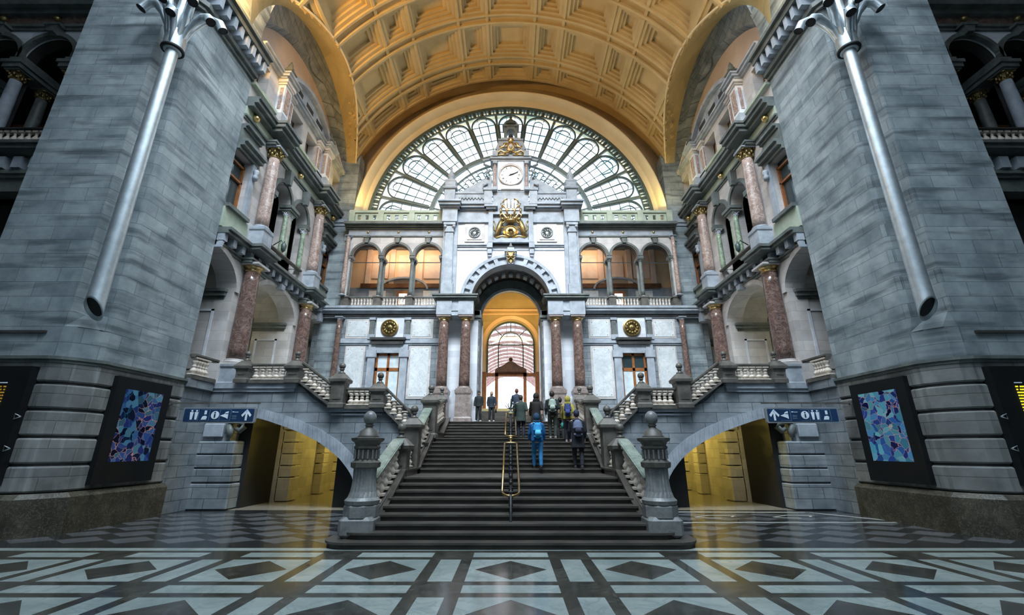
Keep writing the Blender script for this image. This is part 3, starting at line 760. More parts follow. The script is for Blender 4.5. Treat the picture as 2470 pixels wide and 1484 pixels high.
def pipe_lamp():
    s = SW(); x, y = -11.0, 11.08
    t = thing('steel_pipe', 'tall brushed steel pipe with trumpet nozzles on the corner of the %s pier' % s, 'pipe', (x, y, 5.3), 'steel pipes on the pier corners')
    b = MB(); n = 28; rings = []
    def rg(r, f): return [(x+r*math.cos(2*PI*k/n), y+r*math.sin(2*PI*k/n), f(math.sin(2*PI*k/n))) for k in range(n)]
    b.loft([rg(.205, lambda q: 6.4), rg(.215, lambda q: 5.56-q*.24), rg(.225, lambda q: 5.48-q*.26), rg(.195, lambda q: 5.48-q*.26), rg(.17, lambda q: 6.4)], True, False, 0, True)
    b.loft([rg(.205, lambda q: 5.9), rg(.195, lambda q: 9.5), rg(.175, lambda q: 14.4)], True, False, 0, True)
    b.build('pipe', 'steel', t)
    b = MB(); b.loft([rg(.19, lambda q: 5.60-q*.26), rg(.18, lambda q: 6.3)], True, True, 0, True); b.build('dark_mouth', 'hole', t)
    b = MB(); b.lathe([(.19,14.25),(.29,14.3),(.30,14.36),(.30,15.0),(.24,15.1),(.2,15.3),(.2,16.2)], x, y, 24, 0); b.build('collar', 'steel', t)
    b = MB(); b.lathe([(.305,14.28),(.325,14.3),(.325,14.36),(.305,14.38)], x, y, 24, 0); b.build('clamp_ring', 'hole', t)
    b = MB(); b.tube([(x+.06,y-.2,14.3),(x+.06,y-.22,15.2),(x+.08,y-.2,16.0),(x+.15,y-.1,19.0)], [.09,.1,.13,.24], 12); b.tube([(x,y+.05,15.8),(x+.02,y+.05,21)], [.2,.24], 14)
    b.build('upper_pipe', 'steel', t)
    defs = [(200, .75, 1.25), (232, .62, 1.65), (262, .35, 1.2), (285, .22, .6), (322, .66, 1.15), (350, .82, .7), (20, .82, 1.2)]
    for i, (a, reach, up) in enumerate(defs):
        ca, sa = math.cos(R(a)), math.sin(R(a)); m = MB()
        P = [(0,.22,14.75),(.0,.34,14.95+up*.25),(0,.40+reach*.2,14.95+up*.62),(0,.42+reach*.5,14.95+up*.86),(0,.42+reach*.78,14.9+up*.84),(0,.42+reach*.95,14.78+up*.70)]
        path = [(x+q*ca, y+q*sa, zz) for _, q, zz in P]
        m.tube(path, [.075,.085,.10,.125,.14,.15], 12, caps=False)
        h = m.build('trumpet', 'steel', t)
        m = MB(); e = Vector(path[-1]); d = (e-Vector(path[-2])).normalized()
        m.tube([e-d*.03, e-d*.02], [.138, .138], 12); m.build('mouth', 'hole', h)

def video_screen():
    s = SW()
    t = thing('video_screen', 'black framed video screen of %s glowing cells on the %s pier' % ('dark blue and pink' if SG < 0 else 'bright blue and teal', s), 'screen', (-11.0, 13.3, 1.1), 'video art screens on the piers')
    b = MB(); b.box(-11.1, -10.90, 12.28, 14.32, 1.08, 3.92); b.build('housing', 'blackmetal', t)
    b = MB(); b.box(-10.905, -10.895, 12.62, 14.02, 1.64, 3.6); b.build('display', 'vidl' if SG < 0 else 'vidr', t)

def departures():
    s = SW()
    t = thing('departures_board', 'black departures board with rows of yellow text on the front of the %s pier' % s, 'departures board', (-13.2, 11.0, 1.4), 'departures boards')
    b = MB(); b.box(-14.9, -11.95, 10.95, 11.2, 1.15, 3.95); b.build('housing', 'blackmetal', t)
    b = MB(); rnd = random.Random(3)
    for i in range(27):
        z = 3.42-i*.072; x = -12.44
        while x > -14.6:
            w = rnd.choice((.03,.05,.08,.12,.16)); b.box(x-w, x, 10.93, 10.95, z, z+.036); x -= w+rnd.choice((.02,.03,.06))
    if SG < 0:
        b2 = b
    b.build('text_rows', 'amberdim' if SG < 0 else 'amber', t)
    b = MB(); b.box(-12.62, -12.44, 10.93, 10.95, 3.52, 3.545); b.box(-13.3, -13.05, 10.93, 10.95, 3.52, 3.545); b.build('header_text', 'signwhite', t)
    b = MB()
    for z in (2.72, 1.98): b.tube([(-11.86,10.97,z),(-11.98,10.94,z+.06),(-11.98,10.94,z-.06),(-11.86,10.97,z)], .015, 6)
    b.build('bracket', 'frame', t)

def hanging_sign():
    s = SW(); y = 14.4
    x0, x1 = -10.44, -8.12; z0, z1 = 2.76, 3.25
    t = thing('direction_sign', 'navy hanging sign with white pictograms and arrow beside the %s passage' % s, 'sign', (-9.3, y, 3.0), 'hanging direction signs')
    def rr(x0, x1, z0, z1, c):
        p = []
        for cx, cz, a in ((x1-c, z0+c, -90), (x1-c, z1-c, 0), (x0+c, z1-c, 90), (x0+c, z0+c, 180)):
            p += [(cx+c*math.cos(R(a+k*30)), cz+c*math.sin(R(a+k*30))) for k in range(4)]
        return p
    b = MB(); b.prism(rr(x0, x1, z0, z1, .05), y, y+.09, 'x'); b.build('frame', 'frame', t)
    b = MB(); b.prism(rr(x0+.05, x1-.05, z0+.05, z1-.05, .03), y-.01, y+.05, 'x'); b.build('face', 'navy', t)
    # icons in sign coordinates (u 0..1.85); not mirrored as shapes, only re-ordered
    W = x1-x0; H = z1-z0; zc = (z0+z1)/2; F = y-.02
    ic = {'wc': .16, 'wait': .31, 'info': .45, 'train': .59, 'text': .72, 'arrow': .88} if SG < 0 else {'arrow': .11, 'train': .26, 'text': .39, 'info': .53, 'wc': .67, 'wait': .82}
    base = x0 if SG < 0 else -x1
    def U(f): return base+W*f
    def ub(b, u0, u1, a, c, mi=0): b.box(u0, u1, F, y, zc+a, zc+c, mi)
    b = MB(); u = U(ic['arrow'])
    b.prism([(u-.03,zc-.17),(u+.03,zc-.17),(u+.03,zc+.15),(u-.03,zc+.15)], F, y); b.prism([(u,zc+.18),(u-.16,zc+.0),(u-.12,zc-.06),(u,zc+.09)], F, y); b.prism([(u,zc+.18),(u,zc+.09),(u+.12,zc-.06),(u+.16,zc+.0)], F, y)
    b.build('arrow', 'signwhite', t, mirror=False)
    b = MB(); u = U(ic['wc'])
    for o in (-.075, .075):
        b.prism([(u+o+.028*math.cos(a*PI/4), zc+.13+.028*math.sin(a*PI/4)) for a in range(8)], F, y)
        b.prism([(u+o-.055,zc+.09),(u+o-.03,zc-.14),(u+o+.03,zc-.14),(u+o+.055,zc+.09)], F, y)
    b.build('toilet_pictogram', 'signwhite', t, mirror=False)
    b = MB(); u = U(ic['wait']); ub(b, u-.02, u+.05, .02, .14); b.prism([(u-.10,zc-.14),(u+.06,zc-.14),(u+.08,zc-.05),(u+.02,zc-.02),(u-.06,zc-.04)], F, y)
    b.build('waiting_pictogram', 'signwhite', t, mirror=False)
    b = MB(); u = U(ic['info'])
    b.prism([(u+.125*math.cos(a*PI/10), zc+.125*math.sin(a*PI/10)) for a in range(20)], F, y, mi=0)
    b.box(u-.022, u+.022, F-.01, y, zc-.08, zc+.03, 1); b.box(u-.022, u+.022, F-.01, y, zc+.055, zc+.095, 1)
    b.build('info_pictogram', ['signwhite', 'navy'], t, mirror=False)
    b = MB(); u = U(ic['train']); b.prism([(u-.16,zc-.02),(u-.03,zc+.03),(u,zc+.09),(u+.09,zc+.12),(u+.09,zc-.12),(u+.04,zc-.09),(u-.04,zc-.06)], F, y)
    b.box(u+.0, u+.09, F-.01, y, zc+.045, zc+.06, 1)
    b.build('train_pictogram', ['signwhite', 'navy'], t, mirror=False)
    b = MB(); u = U(ic['text'])
    ub(b, u-.09, u-.03, .085, .11); ub(b, u-.01, u+.10, .085, .10)
    for k, z in enumerate((-.03, -.07, -.12)): ub(b, u-.08, u+.06, z, z+.016, 1)
    b.build('text_lines', ['signwhite', 'signgrey'], t, mirror=False)
    b = MB()
    for k in ('wc', 'wait', 'info', 'train'):
        u = U(ic[k]); w = .145 if k != 'train' else .17
        b.box(u-w, u+w, F+.005, y, zc+.165, zc+.172); b.box(u-w, u+w, F+.005, y, zc-.175, zc-.168); b.box(u+w-.004, u+w+.004, F+.005, y, zc-.17, zc+.17)
    b.build('icon_borders', 'signgrey', t, mirror=False)
    b = MB(); b.box(-10.95, -8.05, y+.02, y+.07, 3.36, 3.41); b.build('hanging_rail', 'rail', t)
    b = MB()
    for x in (-10.1, -8.5): b.tube([(x, y+.045, z1-.01), (x, y+.045, 3.38)], .012, 6)
    b.build('hangers', 'frame', t)
    b = MB(); b.box(-11.12, -10.9, y-.02, y+.11, 3.32, 3.45); b.build('wall_bracket', 'rail', t)
# ================================================================== SIDE WALLS (seen receding)
XW = -11.13
def side_wall():
    global CLIPY
    CLIPY = 15.02
    try: side_wall_()
    finally: CLIPY = None
def side_wall_():
    s = SW(); C1, C2 = 17.2, 22.3
    # ---- lower arcade wall
    ops = [(14.95, 1.75, 8.0, 1.3), (19.75, 1.95, 8.0, 1.3), (24.3, 1.35, 8.0, 1.05)]
    b2 = MB(); b2.archwall(12.5, 25.7, 4.28, 9.45, ops, XW-.75, XW, 'y', 0, 24)
    # upper storey: window bays + twin arch bay
    b2.archwall(12.5, 25.7, 11.05, 15.6, [(14.9, 1.2, 13.6, 0), (18.83, .80, 13.55, .85), (20.72, .80, 13.55, .85), (24.35, .70, 13.6, 0)], XW-.6, XW, 'y', 0, 20)
    b2.box(XW-.6, XW, 12.5, 18.0, 9.45, 11.05); b2.box(XW-.6, XW, 21.55, 25.7, 9.45, 11.05); b2.box(XW-.6, XW, 18.0, 21.55, 9.45, 10.15)
    b2.box(XW-.6, XW, 12.5, 25.7, 15.6, 16.9)
    # attic storey
    b2.archwall(12.5, 25.7, 16.9, 19.2, [(15.5, .6, 18.6, 0), (18.9, .6, 18.6, 0), (20.65, .6, 18.6, 0), (24.3, .5, 18.5, 0)], XW-.5, XW, 'y', 0)
    o = b2.build('wall_%s' % s, 'cream'); struct(o)
    # lunette wall under the big side arch (plastered)
    cy, cz, r = 19.9, 17.5, 6.5
    b = MB(); pts = [(cy+6.4*math.cos(R(a)), cz+6.4*math.sin(R(a))) for a in range(15, 166, 5)]
    b.prism(pts, XW-.75, XW-.45, 'y'); b.box(XW-1.1, XW-.80, 12.6, 26, 18.0, 24.7); b.box(XW-.8, XW-.6, 12.6, 26, 18, 19.2)
    struct(b.build('wall_lunette_%s' % s, 'pink'))
    # rooms behind the openings; the upper ones get their dark from black walls
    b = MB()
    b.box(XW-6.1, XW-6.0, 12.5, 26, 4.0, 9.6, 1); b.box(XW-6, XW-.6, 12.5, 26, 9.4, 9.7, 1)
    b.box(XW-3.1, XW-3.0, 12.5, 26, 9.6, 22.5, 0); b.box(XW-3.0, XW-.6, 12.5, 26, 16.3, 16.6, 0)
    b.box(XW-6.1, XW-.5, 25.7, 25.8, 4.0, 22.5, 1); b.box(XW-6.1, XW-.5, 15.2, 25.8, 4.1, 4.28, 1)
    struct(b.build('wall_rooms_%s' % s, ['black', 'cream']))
    # grey stone corner strip beside the back wall
    t = thing('corner_pilaster', 'tall blue grey corner pilaster where %s arcade meets back wall' % s, 'pilaster', (-10.4, 24.9, 4), 'corner pilasters')
    b = MB(); b.box(-11.15, -9.95, 24.75, 25.6, 0, 20.6); b.build('shaft', 'pier', t)
    b = MB(); b.box(-11.1, -9.88, 24.68, 25.6, 15.3, 15.5); b.box(-11.1, -9.82, 24.6, 25.6, 15.5, 15.72); b.box(-11.1, -9.85, 24.65, 25.6, 9.3, 9.5); b.build('band', 'greyp', t)
    # cross piers carrying transverse arches, blind panels on their faces
    for k, (y, x1, lab) in enumerate(((16.74, -11.62, 'behind the nearer red column'), (21.74, -11.66, 'behind the farther red column'), (25.3, -11.8, 'next to the back wall'))):
        t = thing('panelled_pier', 'cream panelled pier %s, %s arcade' % (lab, s), 'pier', (x1-.7, y, 4.28), 'panelled arcade piers')
        b = MB(); b.bev(x1-1.5, x1+.1, y-.0, y+.6, 4.28, 7.75, .02); b.build('shaft', 'cream', t)
        b = MB(); b.box(x1-1.15, x1-.25, y-.03, y+.1, 4.9, 7.2); b.build('panel', 'cream', t)
        b = MB()
        for (a0, a1, c0, c1) in ((x1-1.25, x1-.15, 7.2, 7.28), (x1-1.25, x1-1.15, 4.8, 7.28), (x1-.25, x1-.15, 4.8, 7.28)): b.box(a0, a1, y-.07, y, c0, c1)
        b.build('panel_frame', 'white', t)
        b = MB(); cornice(b, x1-1.5, x1+.1, y, -1, [(7.7,7.82,.07),(7.82,7.98,.16),(7.98,8.1,.22)]); b.box(x1-1.5, x1+.1, y, y+.6, 7.7, 8.1); b.build('cap', 'dark', t)
        b = MB(); b.archwall(x1-3.6, x1+.1, 8.1, 9.4, [(x1-2.55, 1.05, 8.1, .95)], y+.05, y+.55, 'x'); b.build('arch', 'cream', t)
    l = bpy.data.lights.new('arcade_light', 'POINT'); l.energy = 32; l.color = (1, .86, .55); l.shadow_soft_size = .4; link('arcade_light', l, None, (mx(-14.0), 18.6, 7.6))
    # lit window seen deep in the gallery
    t = thing('gallery_window', 'pale green lit window deep inside the %s arcade' % s, 'window', (XW-5.9, 21, 4.6), 'windows inside the arcades')
    b = MB(); b.box(XW-5.98, XW-5.9, 19.0, 21.4, 4.7, 8.6); b.build('pane', M['gwin'], t)
    b = MB()
    for y in (19.0, 19.8, 20.6, 21.4): b.box(XW-5.9, XW-5.82, y-.04, y+.04, 4.7, 8.6)
    for z in (4.7, 6.2, 7.4, 8.6): b.box(XW-5.9, XW-5.82, 19, 21.4, z-.04, z+.04)
    b.build('frame', 'dark', t)
    # archivolts & keystones
    for k, (uc, h, zs, ri) in enumerate(ops):
        t = thing('arch_moulding', 'raised %s arch moulding with keystone, %s lower arcade' % (('nearest', 'wide middle', 'narrow far')[k], s), 'arch', (XW, uc, zs), 'lower arcade arch mouldings')
        b = MB(); b.ring(uc, zs, h, ri, h+.22, ri+.22, XW, XW+.07, 'y', n=24); b.build('archivolt', 'cream', t)
        b = MB(); b.prism([(uc-.13, zs+ri-.1), (uc+.13, zs+ri-.1), (uc+.2, 9.45), (uc-.2, 9.45)], XW, XW+.28, 'y'); b.build('keystone', 'greyp', t)
    # ---- entablatures
    def entab(name, lab, z0, lv, ress, matl, mods=None, modmat='greyp'):
        t = thing(name, lab, 'cornice', (XW, 19, z0), 'side wall cornices')
        b = MB(); cornice(b, 15.02, 24.75, XW, 1, lv, 'y', 0)
        for c, pr, w in ress:
            for a0, a1, p in lv: b.box(XW, XW+p+pr, c-w-p*.5, c+w+p*.5, a0-.002, a1+.002)
        b.build('moulding', matl, t)
        if mods:
            b = MB(); zz0, zz1, p, n = mods
            q_ = MB(); q_.box(XW, XW+.03, 15.02, 24.75, zz0, zz1); q_.build('backing', 'black', t)  # black plate puts the shade between the blocks into colour
            for i in range(n):
                y = 15.15+(9.5)*i/(n-1); b.box(XW, XW+p, y-.11, y+.11, zz0, zz1)
            b.build('modillions', modmat, t)
        return t
    entab('lower_cornice', 'heavy dark cornice with blocks above the %s lower arcade' % s, 9.35, [(9.30,9.42,.06),(9.42,9.50,.12),(9.80,9.92,.42),(9.92,10.04,.52)], [(C1,.42,.5),(C2,.42,.5)], 'dark', (9.5, 9.8, .30, 17))
    entab('upper_cornice', 'dark projecting cornice over the rose columns of %s wall' % s, 15.5, [(15.15,15.25,.06),(15.25,15.34,.12),(15.72,15.9,.34),(15.9,16.08,.5),(16.08,16.2,.58)], [(C1,.42,.46),(C2,.42,.46)], 'dark', None)
    entab('attic_cornice', 'thin stone cornice crowning the attic of the %s side wall' % s, 18.93, [(18.93,19.03,.12),(19.03,19.17,.24),(19.17,19.27,.32)], [(C1,.3,.4),(C2,.3,.4)], 'greyp', None)
    t = thing('frieze_band', 'sage green frieze with gold bosses under the %s upper cornice' % s, 'frieze', (XW, 19, 15.34), 'side wall friezes')
    b = MB(); b.box(XW, XW+.08, 15.02, 24.75, 15.34, 15.72); b.build('band', 'sage', t)
    b = MB()
    for y in (15.6, 19.8, 24.2): b.ball(XW+.16, y, 15.55, .16, 8, 6)
    b.build('gold_boss', 'gold', t)
    # sage apron band of the upper storey with dark rails
    t = thing('apron_panel', 'sage green apron wall below the upper windows, %s side' % s, 'panel', (XW, 19, 10.1), 'upper storey aprons')
    b = MB(); b.box(XW, XW+.10, 15.02, 16.6, 10.1, 10.95); b.box(XW, XW+.10, 22.9, 24.75, 10.1, 10.95); b.build('field', 'sage', t)
    b = MB(); b.box(XW, XW+.24, 15.02, 16.4, 10.95, 11.1); b.box(XW, XW+.24, 23.0, 24.75, 10.95, 11.1); b.build('sill', 'dark', t)
    # columns
    for k, c in enumerate((C1, C2)):
        w = ('nearer', 'farther')[k]
        make_column('marble_column', 'large red brown marble column, the %s in the %s lower arcade' % (w, s), XW+.28, c, 4.28, 9.35, .34, ped=(.80, .42, 'greyp'), mats=('red', 'brass', 'cream'), group='red lower arcade columns')
        make_column('rose_column', 'slim rose marble column with gilt capital, the %s on the %s upper storey' % (w, s), XW+.28, c, 10.04, 15.15, .27, ped=(.95, .36, 'greyp'), mats=('rose', 'golddark', 'greyp'), cap='corinthian', group='rose upper storey columns')
    # rectangular windows with hoods
    for k, (c, h) in enumerate(((14.9, 1.2), (24.35, .70))):
        w = ('nearer large', 'far narrow')[k]
        t = thing('hooded_window', '%s wood framed window with stone hood on the %s upper wall' % (w, s), 'window', (XW, c, 11), 'hooded upper windows')
        b = MB(); b.box(XW-.34, XW-.30, c-h, c+h, 11.05, 13.6); b.build('pane', 'darkpane', t)
        b = MB()
        for y in (c-h+.05, c+h-.05, c): b.box(XW-.3, XW-.2, y-.045, y+.045, 11.05, 13.4)
        for z in (11.1, 12.6, 13.3): b.box(XW-.3, XW-.2, c-h, c+h, z-.04, z+.04)
        b.build('sash', 'wood', t)
        b = MB(); b.box(XW, XW+.12, c-h-.28, c-h, 11.05, 13.62); b.box(XW, XW+.12, c+h, c+h+.28, 11.05, 13.62); b.build('jambs', 'greyp', t)
        b = MB(); cornice(b, c-h-.35, c+h+.35, XW, 1, [(13.62,13.78,.14),(13.78,13.95,.3),(13.95,14.08,.42)], 'y', .3); b.build('hood', 'dark', t)
        b = MB(); b.box(XW, XW+.12, c-h-.1, c+h+.1, 14.08, 14.6); cornice(b, c-h-.15, c+h+.15, XW, 1, [(14.6,14.71,.2),(14.71,14.82,.32)], 'y', .3); b.build('attic_panel', 'dark', t)
        b = MB()
        for y in (c-h-.15, c+h+.15): b.lathe([(.10,-.25),(.13,-.1),(.08,0),(.14,.12),(.1,.22)], XW+.2, y, 8, 13.15)
        b.build('consoles', 'greyp', t)
    # twin arch bay
    t = thing('twin_arch_frame', 'pair of dark arch mouldings between the rose columns, %s wall' % s, 'arch', (XW, 19.8, 13.5), 'twin arch mouldings')
    for c in (18.83, 20.72):
        b = MB(); b.ring(c, 13.55, .80, .85, .98, 1.03, XW, XW+.09, 'y', n=20); b.build('archivolt', 'dark', t)
        b = MB(); b.prism([(c-.10,14.35),(c+.10,14.35),(c+.18,15.1),(c-.18,15.1)], XW, XW+.3, 'y'); b.build('keystone', 'dark', t)
    for k, y in enumerate((18.02, 19.60, 19.95, 21.50)):
        make_column('small_column', 'slender green marble column in the %s twin arches, %s' % (s, ('outer one near the hall', 'first of the middle pair', 'second of the middle pair', 'outer one near the back wall')[k]), XW-.1, y, 10.95, 13.3, .13, mats=('green', 'white', 'sage'), cap='corinthian', group='green twin arch columns', n=14)
    b = MB(); b.box(XW-.35, XW+.18, 19.38, 20.17, 13.3, 13.42); b.box(XW-.4, XW+.24, 19.33, 20.22, 13.42, 13.58)
    for c in (18.02, 21.5): b.box(XW-.35, XW+.15, c-.18, c+.18, 13.3, 13.55)
    
    for k, p_ in enumerate(b.pieces()):
        o = p_.build('impost_block', 'dark'); tag(o, 'dark impost block over the %s green column, %s twin arches' % (('paired middle', 'near outer', 'far outer')[k % 3], s), 'impost', 'twin arch imposts')
    balustrade('balustrade', 'small balustrade at the foot of the %s twin arches' % s, (XW+.05, 18.0, 10.1), (XW+.05, 21.5, 10.1), .85, 9, 'balustrades of the twin arches', wr=.2, r=.075)
    t = thing('wall_lantern', 'small iron lantern bracket at the %s twin arch balustrade' % s, 'lantern', (XW+.3, 18.6, 10.9), 'wall lanterns')
    b = MB(); b.tube([(XW+.1,18.6,11.0),(XW+.45,18.6,11.25),(XW+.6,18.6,11.0)], .025, 6); b.build('bracket', 'iron', t)
    b = MB(); b.lathe([(.03,-.3),(.10,-.2),(.13,.05),(.05,.15),(.02,.25)], XW+.6, 18.6, 8, 10.95); b.build('cage', 'iron', t)
    # attic storey
    t = thing('pierced_parapet', 'sage parapet with round holes at the foot of the %s attic' % s, 'parapet', (XW, 19.8, 16.3), 'attic parapets')
    b = MB(); b.box(XW, XW+.14, 17.7, 21.8, 16.2, 16.85); b.box(XW, XW+.22, 15.02, 24.75, 16.85, 17.0); b.build('slab', 'sage', t)
    b = MB()
    for i in range(7):
        y = 18.3+.5*i; b.prism([(y+.1*math.cos(a*PI/5), 16.52+.1*math.sin(a*PI/5)) for a in range(10)], XW+.13, XW+.15, 'y')
    b.build('holes', 'black', t)
    for k, c in enumerate((C1, C2, 17.95, 21.55)):
        pr = .34 if k < 2 else .1; w = .30 if k < 2 else .24
        t = thing('attic_pilaster', 'pink panelled attic pilaster %s, %s wall' % (('over the nearer rose column', 'over the farther rose column', 'beside the nearer attic opening', 'beside the farther attic opening')[k], s), 'pilaster', (XW, c, 16.2), 'attic pilasters')
        b = MB(); b.box(XW, XW+pr+.12, c-w-.1, c+w+.1, 16.2, 16.95); b.build('pedestal', 'greyp', t)
        b = MB(); b.box(XW, XW+pr, c-w, c+w, 16.95, 18.8); b.build('shaft', 'white', t)
        b = MB(); b.box(XW+pr, XW+pr+.02, c-w+.1, c+w-.1, 17.25, 18.5); b.box(XW+.1, XW+pr-.08, c-w-.015, c-w, 17.25, 18.5); b.build('panel', 'rose', t)
        b = MB(); b.box(XW, XW+pr+.06, c-w-.06, c+w+.06, 18.66, 18.76); b.box(XW, XW+pr+.12, c-w-.12, c+w+.12, 18.76, 18.93); b.build('capital', 'cream', t)
    for k, c in enumerate((C1, C2)):
        t = thing('pinnacle', 'dark stone pinnacle above the %s attic pilaster, %s wall' % (('nearer', 'farther')[k], s), 'pinnacle', (XW+.25, c, 19.27), 'attic pinnacles')
        b = MB(); b.sq([(.26,0),(.26,.1),(.2,.14),(.2,.34),(.26,.38),(.26,.45)], XW+.2, c, 19.27); b.build('block', 'dark', t)
        b = MB(); b.lathe([(.1,.45),(.17,.55),(.19,.65),(.10,.8),(.12,.86),(.02,1.1)], XW+.2, c, 10, 19.27); b.build('finial', 'dark', t)
    # segmental gable over the middle attic bay
    t = thing('curved_gable', 'curved stone gable with dark openings over the middle of the %s attic' % s, 'gable', (XW, 19.8, 19.27), 'curved gables')
    b = MB()
    rr_ = 3.4; zc_ = 17.05
    pass
    b.ring(19.8, zc_, rr_, rr_, rr_+.22, rr_+.22, XW-.1, XW+.3, 'y', R(43), R(137), 20); b.build('hood', 'greyp', t)
    pts = [(19.8+rr_*math.cos(R(a)), zc_+rr_*math.sin(R(a))) for a in range(44, 137, 4)]
    b = MB(); b.prism(pts+[(17.45, 19.27), (22.15, 19.27)], XW-.1, XW+.05, 'y'); b.build('tympanum', 'greyp', t)
    b = MB()
    for c in (18.55, 19.8, 21.05): b.box(XW+.04, XW+.06, c-.4, c+.4, 19.42, 19.98)
    b.build('openings', 'black', t)
    # end gable scrolls
    b = MB(); b.skew((XW+.1, 22.75, 19.95), (XW+.1, 24.7, 19.0), .4, .14); o = b.build('raking_cornice', 'cream'); tag(o, 'short sloping cornice by the back wall corner, %s attic' % s, 'cornice')
    # ---- great side arch
    t = thing('side_arch', 'great grey stone arch over the %s side wall' % s, 'arch', (XW, 19.9, 17.5), 'great side arches')
    b = MB(); n = 44; rings = []
    for k in range(n+1):
        a = R(4+172*k/n); c, q = math.cos(a), math.sin(a)
        rings.append([(XW-.6, 19.9+5.9*c, 16.77+5.85*q), (XW, 19.9+5.98*c, 16.77+5.98*q), (-10.83, 19.5+5.62*c, 18.03+5.62*q), (XW-.6, 19.5+5.8*c, 18.1+5.8*q)])
    b.loft(rings, True, True, 0, False); b.build('arch_ring', 'grey', t)

def phi_e(y): return 54.2+.37*(y-18.8)**2
RV, ZV = 11.1, 15.7
def vault():
    # coffered barrel: grid cells with their own height, trimmed along the side openings
    fi = set(); yi = set()
    hm = {}
    def frange(a, b, st):
        n = max(1, round((b-a)/st)); return [a+(b-a)*k/n for k in range(n+1)]
    ribs = []                                    # angular rib pairs
    segs = []
    ac = [0, 24, 48, 72]
    A = []                                       # (a0,a1,kind)
    for c in (-72,-48,-24,0,24,48,72):
        A.append((c-7.0, c+7.0, 'big')); A.append((c+7.9, c+16.1, 'small'))
    A.append((-72-16.1, -72-7.9, 'small'))
    Y = [(12.95, 14.35, 'c'), (14.95, 17.2, 'a'), (17.85, 19.65, 'c'), (20.3, 22.65, 'a'), (23.3, 24.5, 'c')]
    Yr = [(14.35,14.95),(17.2,17.85),(19.65,20.3),(22.65,23.3)]
    aset = {-78.9, 78.9}; yset = {12.6, 24.65}
    for a0, a1, kd in A:
        w = a1-a0; ins = (1.0, 2.0, 3.0) if kd == 'big' else (1.3, 2.1, 2.9)
        for q in (0,)+ins: aset.add(round(a0+q, 3)); aset.add(round(a1-q, 3))
    for y0, y1, kd in Y:
        for q in (0, .2, .38, .55): yset.add(round(y0+q, 3)); yset.add(round(y1-q, 3))
    aset = sorted(x for x in aset if -79 <= x <= 79); yset = sorted(yset)
    # extra subdivision near the trimmed rim
    def fine(ls, st):
        o = []
        for a, b_ in zip(ls, ls[1:]):
            n = max(1, math.ceil((b_-a)/st)); o += [a+(b_-a)*k/n for k in range(n)]
        return o+[ls[-1]]
    aa = fine(aset, .8); yy = fine(yset, .16)
    def height(a, y):
        for y0, y1, kd in Y:
            if y0 < y < y1:
                for a0, a1, k2 in A:
                    if a0 < a < a1:
                        d = min(a-a0, a1-a, (y-y0)*5, (y1-y)*5)      # degrees-ish inset
                        ins = (1.0, 2.0, 3.0) if k2 == 'big' else (1.3, 2.1, 2.9)
                        dy = min(y-y0, y1-y); da = min(a-a0, a1-a)
                        lv = 0
                        for i in range(3):
                            if da > ins[i] and dy > (.2, .38, .55)[i]: lv = i+1
                        return (.0, .14, .28, .46)[lv]+.04
                return -.04                     # strip between ribs running away
        # between the rows: twin ribs across
        for y0, y1 in Yr:
            if y0 <= y <= y1:
                f = (y-y0)/(y1-y0)
                inrib = f < .26 or f > .74
                arib = not any(a0 < a < a1 for a0, a1, _ in A)
                return -.08 if inrib else (.0 if arib else .10)
        return -.03
    NA, NY = len(aa)-1, len(yy)-1
    H = [[None]*NY for _ in range(NA)]
    for i in range(NA):
        am = (aa[i]+aa[i+1])/2
        for j in range(NY):
            ym = (yy[j]+yy[j+1])/2
            if abs(am) > phi_e(ym)+.5: continue
            H[i][j] = height(am, ym)
    def pt(a, y, h): r = RV+h; return (r*math.sin(R(a)), y, ZV+r*math.cos(R(a)))
    b = MB(); vs = {}; 
    def V(a, y, h):
        k = (round(a, 4), round(y, 4), round(h, 4))
        if k not in vs: vs[k] = len(b.v); b.v.append(pt(a, y, h))
        return vs[k]
    def F(*q): b.f.append(list(q)); b.m.append(0); b.sm.append(False)
    for i in range(NA):
        for j in range(NY):
            h = H[i][j]
            if h is None: continue
            F(V(aa[i],yy[j],h), V(aa[i+1],yy[j],h), V(aa[i+1],yy[j+1],h), V(aa[i],yy[j+1],h))
            if i+1 < NA and H[i+1][j] is not None and H[i+1][j] != h:
                g = H[i+1][j]; F(V(aa[i+1],yy[j],h), V(aa[i+1],yy[j],g), V(aa[i+1],yy[j+1],g), V(aa[i+1],yy[j+1],h))
            if j+1 < NY and H[i][j+1] is not None and H[i][j+1] != h:
                g = H[i][j+1]; F(V(aa[i],yy[j+1],h), V(aa[i],yy[j+1],g), V(aa[i+1],yy[j+1],g), V(aa[i+1],yy[j+1],h))
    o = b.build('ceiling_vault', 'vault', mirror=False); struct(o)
    # outer shell keeps daylight out
    b = MB(); N = 24
    for j in range(24):
        ya = 12.6+(26.5-12.6)*j/24; yb = 12.6+(26.5-12.6)*(j+1)/24; am = min(80, phi_e(min(24.6, (ya+yb)/2))-1.5)
        rings = []
        for k in range(N+1):
            a = -am+2*am*k/N; r0, r1 = RV+.62, RV+.8
            rings.append([(r0*math.sin(R(a)),ya,ZV+r0*math.cos(R(a))),(r1*math.sin(R(a)),ya,ZV+r1*math.cos(R(a))),(r1*math.sin(R(a)),yb,ZV+r1*math.cos(R(a))),(r0*math.sin(R(a)),yb,ZV+r0*math.cos(R(a)))])
        b.loft(rings, True, True)
    for q in (-1, 1): b.box(q*8.6, q*24, 12.7, 27, 24.6, 24.8); b.box(q*10.8, q*12.2, 25.95, 26.6, 15.2, 24.6)
    struct(b.build('roof_shell', 'vault', mirror=False))

